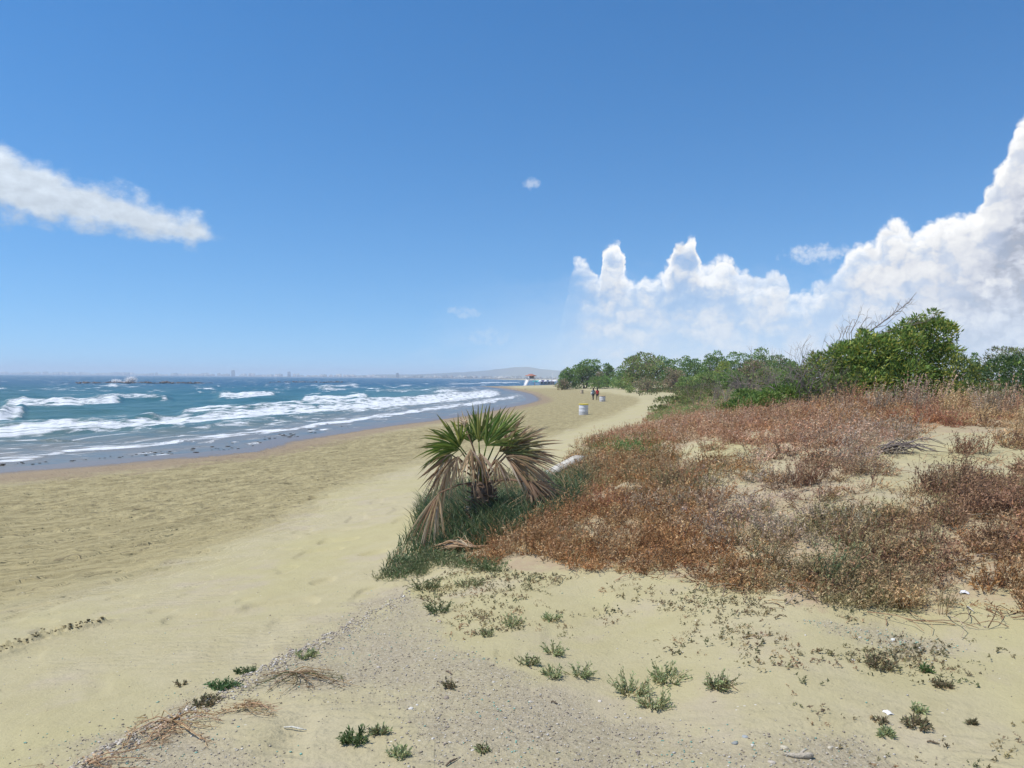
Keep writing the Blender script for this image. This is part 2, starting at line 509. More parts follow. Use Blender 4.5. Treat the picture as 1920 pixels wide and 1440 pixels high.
def detail(x, y, z, churn, gravel, t, s):
    """relief of the sand, metres"""
    r = np.hypot(x, y)
    d = np.zeros(x.shape)
    # raked, trodden sand: furrows along the shore
    t = t + 1.4 * (fbm(x * .5, y * .5, 79, 3) - .5)
    f = fbm(s * 1.2, t * 3.4, 71, 4, 0.65) - 0.5
    f2 = fbm(s * 3.5, t * 6.5, 75, 3, 0.65) - 0.5
    d += churn * (0.09 * f + 0.085 * f2) * sstep(130, 30, r)
    # old footprints
    dent = sstep(.66, .80, vnoise(x * 2.9 + 7, y * 2.9, 83)) * sstep(.35, .6, fbm(x * .35, y * .35, 85, 2))
    d -= (1 - gravel) * (1 - churn) * 0.035 * dent * (z > .3) * sstep(25, 12, r)
    # wind ripples and gentle undulation elsewhere
    d += (1 - churn) * (1 - gravel) * 0.02 * (fbm(x * 1.3 + y * .6, y * 2.6, 81, 4) - 0.5) * sstep(60, 10, r) * (z > 0.1)
    d += gravel * 0.012 * (fbm(x * 9, y * 9, 91, 3) - 0.5)
    # a short ploughed ridge
    best = np.full(x.shape, 9.0)
    for a, b in zip(RIDGE[:-1], RIDGE[1:]):
        e = b - a
        tt = np.clip(((x - a[0]) * e[0] + (y - a[1]) * e[1]) / (e @ e), 0, 1)
        best = np.minimum(best, np.hypot(x - a[0] - tt * e[0], y - a[1] - tt * e[1]))
    m = best < 0.5
    if m.any():
        n = fbm(x * 21, y * 21, 95, 3, .7)
        d += np.where(m, 0.15 * np.exp(-(best / 0.10) ** 2) * (n - 0.30) + 0.02 * np.exp(-(best / 0.25) ** 2), 0)
    # hummocks on the dune
    d += 0.16 * (fbm(x * 0.5, y * 0.5, 101, 3) - 0.5) * sstep(1.9, 2.5, z) * sstep(5, 8, r)
    # soft drifts on the foreground sand
    d += 0.07 * (fbm(x * 0.8, y * 0.9, 111, 3) - 0.5) * (1 - gravel) * sstep(2.4, 1.9, z) * sstep(1.5, 1.9, z) * sstep(9, 6, r)
    return d


def ground_z(x, y, full=False):
    x, y = np.asarray(x, float), np.asarray(y, float)
    x, y = np.atleast_1d(x), np.atleast_1d(y)
    z = zbase(x, y)
    sm, st_, ss_ = slab_mask(x, y)
    z = z + STEP * sm * sstep(16, 9, np.hypot(x, y)) * sstep(2.2, 1.8, zbase(x, y) * 0.999)
    px, py = proj(np.stack([x, y, z], -1))
    s, t = shore_st(x, y)
    churn, gravel = masks(px, py, x, y)
    z = z + detail(x, y, z, churn, gravel, t, s)
    if full:
        return z, px, py, s, t, churn, gravel, st_
    return z


def on_ground(px, py, lo=2.2, hi=420):
    d = ray(px, py)
    ds = np.exp(np.linspace(math.log(lo), math.log(hi), 900))
    k = ds / d[1]
    X, Y, Z = d[0] * k, d[1] * k, CAMZ + d[2] * k
    h = Z - ground_z(X, Y)
    i = np.argmax(h < 0)
    if h[i] >= 0:
        return np.array([X[-1], Y[-1], Z[-1]])
    if i == 0:
        return np.array([X[0], Y[0], Z[0]])
    f = h[i - 1] / (h[i - 1] - h[i])
    return np.array([a[i - 1] + (a[i] - a[i - 1]) * f for a in (X, Y, Z)])


# ------------------------------------------------------------------ mesh helpers
def np_mesh(name, V, faces, mat, cols=None, attrs=None, smooth=False):
    """faces: list of integer arrays (m,3) or (m,4)"""
    me = bpy.data.meshes.new(name)
    V = np.asarray(V, np.float32)
    me.vertices.add(len(V))
    me.vertices.foreach_set('co', V.ravel())
    faces = [np.asarray(f, np.int32) for f in faces if len(f)]
    tot = sum(f.size for f in faces)
    nf = sum(len(f) for f in faces)
    me.loops.add(tot)
    me.polygons.add(nf)
    me.loops.foreach_set('vertex_index', np.concatenate([f.ravel() for f in faces]))
    st = np.concatenate([np.full(len(f), f.shape[1]) for f in faces])
    me.polygons.foreach_set('loop_start', np.concatenate([[0], np.cumsum(st)[:-1]]).astype(np.int32))
    if smooth:
        me.polygons.foreach_set('use_smooth', np.ones(nf, bool))
    me.update(calc_edges=True)
    if cols is not None:
        c = np.ones((len(V), 4), np.float32)
        c[:, :3] = cols
        a = me.attributes.new('col', 'FLOAT_COLOR', 'POINT')
        a.data.foreach_set('color', c.ravel())
    for k, v in (attrs or {}).items():
        v = np.asarray(v, np.float32)
        if v.ndim == 1:
            a = me.attributes.new(k, 'FLOAT', 'POINT')
            a.data.foreach_set('value', v)
        else:
            a = me.attributes.new(k, 'FLOAT_VECTOR', 'POINT')
            a.data.foreach_set('vector', v.ravel())
    if mat:
        me.materials.append(mat)
    return me


def add(name, me, parent=None, loc=None, rz=0, **props):
    o = bpy.data.objects.new(name, me)
    COL.objects.link(o)
    if parent is not None:
        o.parent = parent
    if loc is not None:
        o.location = loc
    if rz:
        o.rotation_euler[2] = rz
    for k, v in props.items():
        o[k] = v
    return o


def thing(name, label, cat, loc=(0, 0, 0), rz=0, group=None):
    o = add(name, None, None, tuple(float(v) for v in loc), rz, label=label, category=cat)
    if group:
        o['group'] = group
    return o


class MB:
    """collects shapes for one mesh"""
    def __init__(self):
        self.V, self.F3, self.F4, self.C, self.n = [], [], [], [], 0

    def raw(self, V, F, col=(.5, .5, .5)):
        V = np.asarray(V, float).reshape(-1, 3)
        F = np.asarray(F, int)
        (self.F3 if F.shape[1] == 3 else self.F4).append(F + self.n)
        self.V.append(V)
        c = np.asarray(col, float)
        self.C.append(np.broadcast_to(c, (len(V), 3)) if c.ndim == 1 else c)
        self.n += len(V)

    def box(self, c, s, col=(.5, .5, .5), rz=0.0, taper=1.0):
        V = np.array([[i, j, k] for k in (-1, 1) for j in (-1, 1) for i in (-1, 1)], float) * 0.5
        V[4:, :2] *= taper
        V *= s
        if rz:
            ca, sa = math.cos(rz), math.sin(rz)
            V[:, :2] = V[:, :2] @ np.array([[ca, sa], [-sa, ca]])
        self.raw(V + np.asarray(c), [[0, 2, 3, 1], [4, 5, 7, 6], [0, 1, 5, 4], [2, 6, 7, 3], [0, 4, 6, 2], [1, 3, 7, 5]], col)

    def tube(self, pts, rad, n=5, col=(.5, .5, .5), cap=True):
        pts = np.asarray(pts, float)
        m = len(pts)
        rad = np.broadcast_to(np.asarray(rad, float), (m,))
        tan = np.gradient(pts, axis=0)
        tan /= np.linalg.norm(tan, axis=1)[:, None] + 1e-9
        ref = np.array([0, 0, 1.0]) if abs(tan[0, 2]) < 0.9 else np.array([1.0, 0, 0])
        V = []
        for i in range(m):
            a = np.cross(tan[i], ref)
            a /= np.linalg.norm(a) + 1e-9
            b = np.cross(tan[i], a)
            for k in range(n):
                w = 2 * math.pi * k / n
                V.append(pts[i] + rad[i] * (math.cos(w) * a + math.sin(w) * b))
        F = []
        for i in range(m - 1):
            for k in range(n):
                F.append([i * n + k, i * n + (k + 1) % n, (i + 1) * n + (k + 1) % n, (i + 1) * n + k])
        if cap:
            for i0 in (0, m - 1):
                V.append(pts[i0])
        base = self.n
        self.raw(V, F, col)
        if cap:
            self.F3.append(np.array([[base + (k + 1) % n, base + k, base + m * n] for k in range(n)]
                                    + [[base + (m - 1) * n + k, base + (m - 1) * n + (k + 1) % n, base + m * n + 1] for k in range(n)]))

    def lathe(self, prof, n=24, c=(0, 0, 0), col=(.5, .5, .5), wob=0.0):
        V, F = [], []
        for r, z in prof:
            for k in range(n):
                a = 2 * math.pi * k / n
                rr = r * (1 + wob * math.sin(3 * a + 5 * z))
                V.append((c[0] + rr * math.cos(a), c[1] + rr * math.sin(a), c[2] + z))
        for i in range(len(prof) - 1):
            for k in range(n):
                F.append([i * n + k, i * n + (k + 1) % n, (i + 1) * n + (k + 1) % n, (i + 1) * n + k])
        self.raw(V, F, col)

    def leaves(self, base, dirs, length, width, cols, up=None, bend=0.0):
        """rhombic leaves; arrays of n"""
        n = len(base)
        dirs = dirs / (np.linalg.norm(dirs, axis=1)[:, None] + 1e-9)
        rv = rng.normal(size=(n, 3)) if up is None else up
        side = np.cross(dirs, rv)
        side /= np.linalg.norm(side, axis=1)[:, None] + 1e-9
        L = np.broadcast_to(np.asarray(length, float), (n,))[:, None]
        Wd = np.broadcast_to(np.asarray(width, float), (n,))[:, None]
        nrm = np.cross(side, dirs)
        mid = base + dirs * L * 0.45 + nrm * L * bend
        V = np.stack([base, mid + side * Wd / 2, base + dirs * L, mid - side * Wd / 2], 1).reshape(-1, 3)
        F = np.arange(4 * n).reshape(n, 4)
        cols = np.broadcast_to(np.asarray(cols, float), (n, 3))
        self.raw(V, F, np.repeat(cols, 4, 0))

    def mesh(self, name, mat, smooth=False):
        V = np.concatenate(self.V)
        fs = []
        if self.F3:
            fs.append(np.concatenate(self.F3))
        if self.F4:
            fs.append(np.concatenate(self.F4))
        return np_mesh(name, V, fs, mat, np.concatenate(self.C), smooth=smooth)

    def obj(self, name, mat, parent=None, smooth=False, **kw):
        return add(name, self.mesh(name, mat, smooth), parent, **kw)


def icorock(size, seed, sub=2, rough=0.35, squash=0.7):
    bm = bmesh.new()
    bmesh.ops.create_icosphere(bm, subdivisions=sub, radius=0.5)
    V = np.array([v.co for v in bm.verts])
    F = np.array([[v.index for v in f.verts] for f in bm.faces])
    bm.free()
    r = 1 + rough * (fbm(V[:, 0] * 3 + seed, V[:, 1] * 3 + V[:, 2] * 2, seed, 3) - 0.5) * 2
    V = V * r[:, None] * np.asarray(size)
    V[:, 2] *= squash
    return V, F


# ------------------------------------------------------------------ materials
def mat(name):
    m = bpy.data.materials.new(name)
    m.use_nodes = True
    t = m.node_tree
    t.nodes.clear()
    g = G(t)
    out = g.n('ShaderNodeOutputMaterial')
    return m, g, out


def m_col(name, rough=0.7, spec=0.3, trans=0.0, var=0.0, vscale=20.0, bump=0.0, bscale=60.0):
    """reads the colour attribute; adds small mottling and relief"""
    m, g, out = mat(name)
    c = g.attr('col').outputs['Color']
    pos = g.n('ShaderNodeNewGeometry').outputs['Position']
    if var:
        nz = g.noise(pos, vscale, 4, 0.6)
        k = g.m('ADD', 1 - var, g.m('MULTIPLY', nz, 2 * var))
        s = g.vm('SCALE', c)
        g.put(s.node.inputs['Scale'], k)
        c = s
    p = g.n('ShaderNodeBsdfPrincipled')
    g.put(p.inputs['Base Color'], c)
    p.inputs['Roughness'].default_value = rough
    p.inputs['Specular IOR Level'].default_value = spec
    if bump:
        b = g.n('ShaderNodeBump')
        b.inputs['Strength'].default_value = bump
        b.inputs['Distance'].default_value = 0.02
        g.put(b.inputs['Height'], g.noise(pos, bscale, 4, 0.6))
        g.t.links.new(b.outputs[0], p.inputs['Normal'])
    sh = p.outputs[0]
    if trans:
        tr = g.n('ShaderNodeBsdfTranslucent')
        g.put(tr.inputs[0], c)
        mx = g.n('ShaderNodeMixShader')
        mx.inputs[0].default_value = trans
        g.t.links.new(sh, mx.inputs[1])
        g.t.links.new(tr.outputs[0], mx.inputs[2])
        sh = mx.outputs[0]
    g.t.links.new(sh, out.inputs['Surface'])
    return m


M_LEAF = m_col('foliage', 0.55, 0.35, 0.36)
M_DRY = m_col('dry_plant', 0.8, 0.15, 0.25)
M_PALM = m_col('palm_blade', 0.5, 0.35, 0.38)
M_BARK = m_col('bark', 0.9, 0.1, 0, 0.3, 40, 0.6, 80)
M_STONE = m_col('stone', 0.85, 0.2, 0, 0.22, 45, 0.5, 120)
M_PAINT = m_col('paint', 0.55, 0.4, 0, 0.10, 9, 0.1, 60)
M_CONC = m_col('concrete', 0.85, 0.2, 0, 0.18, 14, 0.5, 60)
M_CLOTH = m_col('cloth', 0.85, 0.2, 0, 0.08, 30)
M_SKIN = m_col('skin', 0.55, 0.4)
M_PLAST = m_col('plastic', 0.35, 0.5, 0.25)
M_ROCK = m_col('sea_rock', 0.7, 0.35, 0, 0.35, 0.8)
M_FAR = m_col('render_wall', 0.8, 0.2, 0, 0.1, 0.1)
M_SPRAY = m_col('spray', 0.6, 0.3, 0.4)


def sand_material():
    m, g, out = mat('sand')
    pos = g.n('ShaderNodeNewGeometry').outputs['Position']
    zn = g.attr('zone').outputs['Vector']
    churn, gravel, wet = g.sep(zn)
    sh = g.attr('shore').outputs['Vector']
    s, t, litter = g.sep(sh)
    wob = g.m('MULTIPLY', g.m('SUBTRACT', g.noise(pos, 0.8, 3, 0.6), 0.5), 2.2)
    tw = g.m('ADD', t, wob)
    st = g.comb(g.m('MULTIPLY', s, 0.42), tw, 0.0)
    big = g.noise(pos, 0.45, 5, 0.6)
    mid = g.noise(pos, 3.0, 5, 0.6)
    fine = g.noise(pos, 42.0, 5, 0.7)
    grain = g.noise(pos, 190.0, 2, 0.6)
    fur = g.noise(st, 2.6, 6, 0.62)
    fur2 = g.noise(g.comb(g.m('MULTIPLY', s, 0.6), tw, 3.0), 6.0, 4, 0.7)
    # colours
    dry = g.mix(g.ss(big, 0.3, 0.7), (0.408, 0.362, 0.192), (0.418, 0.364, 0.230))
    dry = g.mix(g.ss(mid, 0.35, 0.75, 0, 0.5), dry, (0.36, 0.312, 0.165))
    pink = g.ss(g.noise(pos, 1.1, 5, 0.65), 0.5, 0.70, 0, 0.45)
    dry = g.mix(pink, dry, (0.41, 0.342, 0.262))
    ch = g.mix(g.ss(fur, 0.33, 0.66), (0.25, 0.208, 0.105), (0.395, 0.335, 0.178))
    ch = g.mix(g.ss(fur2, 0.52, 0.68, 0, 0.75), ch, (0.17, 0.138, 0.080))
    chm = g.m('ADD', churn, g.m('MULTIPLY', g.m('SUBTRACT', fur, 0.5), 0.9))
    c = g.mix(g.ss(chm, 0.15, 0.8), dry, ch)
    gr = g.mix(g.ss(fine, 0.30, 0.66), (0.30, 0.25, 0.165), (0.47, 0.405, 0.285))
    vr = g.voro(pos, 70.0)
    gv = g.m('MULTIPLY', g.ss(g.sep(vr.outputs['Color'])[0], 0.84, 0.9), g.ss(vr.outputs['Distance'], 0.5, 0.3))
    gr = g.mix(g.m('MULTIPLY', gv, 0.75), gr, (0.60, 0.56, 0.48))
    gm = g.m('ADD', gravel, g.m('MULTIPLY', g.m('SUBTRACT', g.noise(pos, 3.2, 6, 0.7), 0.5), 1.9))
    gmask = g.ss(gm, 0.35, 1.25, 0.0, 0.8)
    c = g.mix(gmask, c, gr)
    # shell fragments on the sand
    v2 = g.voro(pos, 26.0)
    sh2 = g.m('MULTIPLY', g.ss(g.sep(v2.outputs['Color'])[1], 0.955, 0.96), g.ss(v2.outputs['Distance'], 0.22, 0.14))
    c = g.mix(g.m('MULTIPLY', sh2, g.ss(mid, 0.45, 0.6)), c, (0.62, 0.58, 0.5))
    # leaf litter under the scrub
    lt = g.m('ADD', litter, g.m('MULTIPLY', g.m('SUBTRACT', g.noise(pos, 6.0, 6, 0.7), 0.5), 1.6))
    litc = g.mix(fine, (0.26, 0.175, 0.11), (0.46, 0.36, 0.25))
    c = g.mix(g.ss(lt, 0.60, 1.2, 0, 0.8), c, litc)
    # wet sand: w = 1 soaked, 0 dry
    wn = g.m('ADD', wet, g.m('MULTIPLY', g.m('SUBTRACT', g.noise(st, 0.8, 4, 0.6), 0.5), 0.35))
    damp = g.ss(wn, 0.15, 0.5)
    soak = g.ss(wn, 0.62, 0.85)
    c = g.mix(g.m('MULTIPLY', damp, 0.9), c, (0.27, 0.205, 0.135))
    c = g.mix(g.m('MULTIPLY', soak, 0.85), c, (0.165, 0.13, 0.10))
    k = g.m('ADD', 0.90, g.m('MULTIPLY', grain, 0.2))
    sc = g.vm('SCALE', c)
    g.put(sc.node.inputs['Scale'], k)
    p = g.n('ShaderNodeBsdfPrincipled')
    g.put(p.inputs['Base Color'], sc)
    g.put(p.inputs['Roughness'], g.m('SUBTRACT', 0.92, g.m('MULTIPLY', soak, 0.60)))
    g.put(p.inputs['Specular IOR Level'], g.m('ADD', 0.15, g.m('MULTIPLY', soak, 0.25)))
    # relief
    rp = g.n('ShaderNodeTexWave', wave_type='BANDS', bands_direction='Y')
    g.put(rp.inputs['Vector'], pos)
    for kk, v in (('Scale', 2.6), ('Distortion', 9.0), ('Detail', 4.0), ('Detail Scale', 1.3), ('Detail Roughness', 0.6)):
        rp.inputs[kk].default_value = v
    hfl = g.m('MULTIPLY', rp.outputs['Fac'], g.m('MULTIPLY', g.ss(big, 0.46, 0.66), 0.010))
    h = g.m('ADD', g.m('MULTIPLY', mid, 0.035), g.m('MULTIPLY', fine, 0.010))
    h = g.m('ADD', h, hfl)
    h = g.m('ADD', h, g.m('MULTIPLY', g.m('ADD', fur, fur2), g.m('MULTIPLY', churn, 0.10)))
    h = g.m('ADD', h, g.m('MULTIPLY', fine, g.m('MULTIPLY', gmask, 0.018)))
    h = g.m('MULTIPLY', h, g.m('SUBTRACT', 1.0, g.m('MULTIPLY', soak, 0.9)))
    b = g.n('ShaderNodeBump')
    b.inputs['Strength'].default_value = 0.9
    b.inputs['Distance'].default_value = 1.0
    g.put(b.inputs['Height'], h)
    g.t.links.new(b.outputs[0], p.inputs['Normal'])
    g.t.links.new(p.outputs[0], out.inputs['Surface'])
    return m


TAB = {}


def build_ground():
    fine = np.radians(np.linspace(-44, 44, 860))
    rest = np.radians(np.concatenate([np.arange(50, 310, 8), [310, 313]]))
    th = np.concatenate([fine, rest])
    dep = np.concatenate([np.linspace(1500, 760, 24), np.linspace(758, 24, 400), np.linspace(23.6, 8, 46)])
    r = np.concatenate([[0.05, 0.6, 1.2, 1.8, 2.3], FPX * CAMZ / dep, np.exp(np.linspace(math.log(720), math.log(12000), 16))])
    r = np.unique(np.round(np.sort(r), 4))
    T, Rr = np.meshgrid(th, r)
    x, y = Rr * np.sin(T), Rr * np.cos(T)
    z, px, py, s, t, churn, gravel, st_ = [a.reshape(x.shape) for a in ground_z(x.ravel(), y.ravel(), True)]
    z = np.where(Rr > 9000, -6, z)
    wet = sstep(0.42, 0.02, z)
    sc = np.clip((py - 705) / 735, 0.03, 1)
    lit = sum(in_poly(px + 150 * sc * (fbm(x * 1.5, y * 1.5, 301, 3) - .5) + 20 * sc * math.cos(k * 1.57), py + 90 * sc * (fbm(x * 1.5, y * 1.5, 305, 3) - .5) + 12 * sc * math.sin(k * 1.57), SCRUB).astype(float) for k in range(4)) / 4
    for bx, by, rx, ry, k in BARE:
        lit -= k * np.exp(-((px - bx) / rx) ** 2 - ((py - by) / ry) ** 2) * lit
    lit = np.where(Rr > 13, np.maximum(lit, sstep(1.5, 2.0, z)), lit)
    nf = len(fine)
    TAB.update(th0=fine[0], dth=fine[1] - fine[0], n=nf, r=r, f=np.stack([z[:, :nf], churn[:, :nf], gravel[:, :nf], st_[:, :nf]], -1))
    nT, nR = len(th), len(r)
    idx = np.arange(nT * nR).reshape(nR, nT)
    nx = np.roll(idx, -1, axis=1)
    F = np.stack([idx[:-1], nx[:-1], nx[1:], idx[1:]], -1).reshape(-1, 4)[:, ::-1]
    V = np.stack([x, y, z], -1).reshape(-1, 3)
    zone = np.stack([churn, gravel, wet], -1).reshape(-1, 3)
    shore = np.stack([s, t, lit], -1).reshape(-1, 3)
    me = np_mesh('beach', V, [F], sand_material(), attrs={'zone': zone, 'shore': shore}, smooth=True)
    add('beach', me, kind='structure')


build_ground()


def ground_z(x, y, full=False):    # from here on: read the built surface
    x, y = np.atleast_1d(np.asarray(x, float)), np.atleast_1d(np.asarray(y, float))
    th = np.clip((np.arctan2(x, y) - TAB['th0']) / TAB['dth'], 0, TAB['n'] - 1.001)
    rr = np.clip(np.hypot(x, y), TAB['r'][1], TAB['r'][-2])
    i = np.clip(np.searchsorted(TAB['r'], rr) - 1, 0, len(TAB['r']) - 2)
    u = ((rr - TAB['r'][i]) / (TAB['r'][i + 1] - TAB['r'][i]))[:, None]
    j = th.astype(int)
    v = (th - j)[:, None]
    f = TAB['f']
    q = (f[i, j] * (1 - v) + f[i, j + 1] * v) * (1 - u) + (f[i + 1, j] * (1 - v) + f[i + 1, j + 1] * v) * u
    if full:
        px, py = proj(np.stack([x, y, q[:, 0]], -1))
        return q[:, 0], px, py, x * 0, x * 0, q[:, 1], q[:, 2], q[:, 3]
    return q[:, 0]


# ------------------------------------------------------------------ sea
def sea_material():
    m, g, out = mat('sea_water')
    pos = g.n('ShaderNodeNewGeometry').outputs['Position']
    w = g.attr('wave').outputs['Vector']
    foam, depth, dist = g.sep(w)
    flat = g.vm('MULTIPLY', pos, (1.0, 1.0, 0.0))
    ss_, st_, _ = g.sep(g.attr('shore').outputs['Vector'])
    lace = g.noise(g.comb(g.m('MULTIPLY', ss_, 0.33), st_, 0.0), 1.15, 7, 0.66, dist=0.5)
    lace2 = g.noise(flat, 0.35, 5, 0.6)
    fm = g.m('ADD', foam, g.m('MULTIPLY', g.m('SUBTRACT', lace, 0.5), 2.4))
    fm = g.ss(fm, 0.36, 0.80)
    # whitecaps further out
    wc = g.noise(g.vm('MULTIPLY', flat, (0.15, 0.06, 0.0)), 1.0, 6, 0.70)
    wcm = g.m('MULTIPLY', g.ss(wc, 0.585, 0.625), g.ss(dist, 90, 220))
    fm = g.m('MAXIMUM', fm, wcm)
    # turbid shallows -> green -> deep blue
    c = g.mix(g.ss(depth, 0.2, 1.4), (0.185, 0.165, 0.130), (0.060, 0.140, 0.125))
    c = g.mix(g.ss(depth, 1.2, 3.0), c, (0.020, 0.100, 0.108))
    c = g.mix(g.ss(dist, 130, 420), c, (0.006, 0.055, 0.105))
    c = g.mix(g.ss(lace2, 0.4, 0.65, 0, 0.35), c, (0.03, 0.115, 0.16))
    c = g.mix(fm, c, (0.66, 0.69, 0.71))
    p = g.n('ShaderNodeBsdfPrincipled')
    g.put(p.inputs['Base Color'], c)
    p.inputs['IOR'].default_value = 1.33
    g.put(p.inputs['Roughness'], g.m('ADD', 0.30, g.m('MULTIPLY', fm, 0.6)))
    g.put(p.inputs['Specular IOR Level'], g.m('SUBTRACT', g.ss(depth, 0.05, 0.8, 0.5, 0.24), g.m('MULTIPLY', fm, 0.2)))
    n1 = g.noise(g.vm('MULTIPLY', flat, (0.8, 1.0, 0.0)), 1.1, 6, 0.62)
    n2 = g.noise(flat, 0.28, 4, 0.6)
    h = g.m('ADD', g.m('MULTIPLY', n1, 0.30), g.m('MULTIPLY', n2, g.ss(dist, 40, 200, 0.15, 1.3)))
    h = g.m('MULTIPLY', h, g.ss(depth, 0.0, 0.5, 0.10, 1.0))
    h = g.m('ADD', h, g.m('MULTIPLY', g.m('MULTIPLY', fm, lace), 0.9))
    b = g.n('ShaderNodeBump')
    b.inputs['Strength'].default_value = 0.45
    b.inputs['Distance'].default_value = 1.0
    g.put(b.inputs['Height'], h)
    g.t.links.new(b.outputs[0], p.inputs['Normal'])
    g.t.links.new(p.outputs[0], out.inputs['Surface'])
    return m


# rolls of foam: polyline in photo pixels on the water plane, thickness, amount, crest height (m)
ROLLS = [
    ([(-150, 880), (0, 867), (130, 850), (220, 842), (300, 834), (400, 822), (520, 806), (640, 791), (760, 774), (860, 761), (930, 751), (975, 743)], 3.6, 1.05, .05),
    ([(-150, 852), (0, 838), (110, 832), (200, 824), (300, 818), (420, 804), (560, 792)], 4.5, .40, .03),
    ([(-150, 828), (0, 817), (120, 806), (230, 800), (330, 793), (430, 783), (520, 776), (640, 769), (740, 760), (830, 750), (900, 743), (945, 738)], 6.5, 1.15, .22),
    ([(-150, 806), (0, 803), (120, 795), (220, 790), (300, 787)], 3.2, .65, .12),
    ([(330, 783), (400, 778), (480, 770), (560, 766), (640, 762), (720, 756), (790, 751), (850, 744), (930, 735)], 3.6, 1.0, .2),
    ([(-150, 800), (-40, 795), (0, 790), (30, 784), (54, 777)], 6.0, 1.1, .45),
    ([(0, 763), (60, 761), (120, 760), (180, 758), (232, 754)], 4.2, 1.1, .45),
    ([(168, 748), (230, 749), (260, 747), (325, 751)], 3.8, .85, .3),
    ([(400, 746), (450, 746), (500, 744), (524, 744)], 3.8, 1.15, .5),
    ([(555, 756), (590, 753), (640, 753), (698, 748)], 4.6, 1.15, .5),
    ([(585, 729), (620, 727), (680, 722)], 2.2, 1.0, .4),
    ([(590, 731), (640, 731), (660, 729)], 2.0, .9, .3),
    ([(190, 724), (212, 725), (232, 725)], 3.0, 1.1, .4),
    ([(800, 740), (840, 737), (870, 737)], 2.6, 1.0, .35),
    ([(735, 725), (755, 724), (783, 722)], 1.5, .9, .3),
    ([(720, 728), (738, 729)], 1.5, .9, .3),
    ([(880, 722), (905, 719), (930, 718), (985, 718)], 1.4, 1.0, .3),
    ([(690, 735), (750, 733), (820, 731), (905, 727)], 1.6, .7, .2),
    ([(830, 720), (850, 719.5), (905, 721)], 1.6, .8, .2),
    ([(380, 737), (440, 738), (460, 739)], 1.4, .6, .1),
    ([(500, 730), (540, 731)], 1.3, .7, .1),
    ([(248, 727), (275, 727)], 1.3, .7, .1),
    ([(120, 749), (160, 748)], 1.4, .6, .1),
]


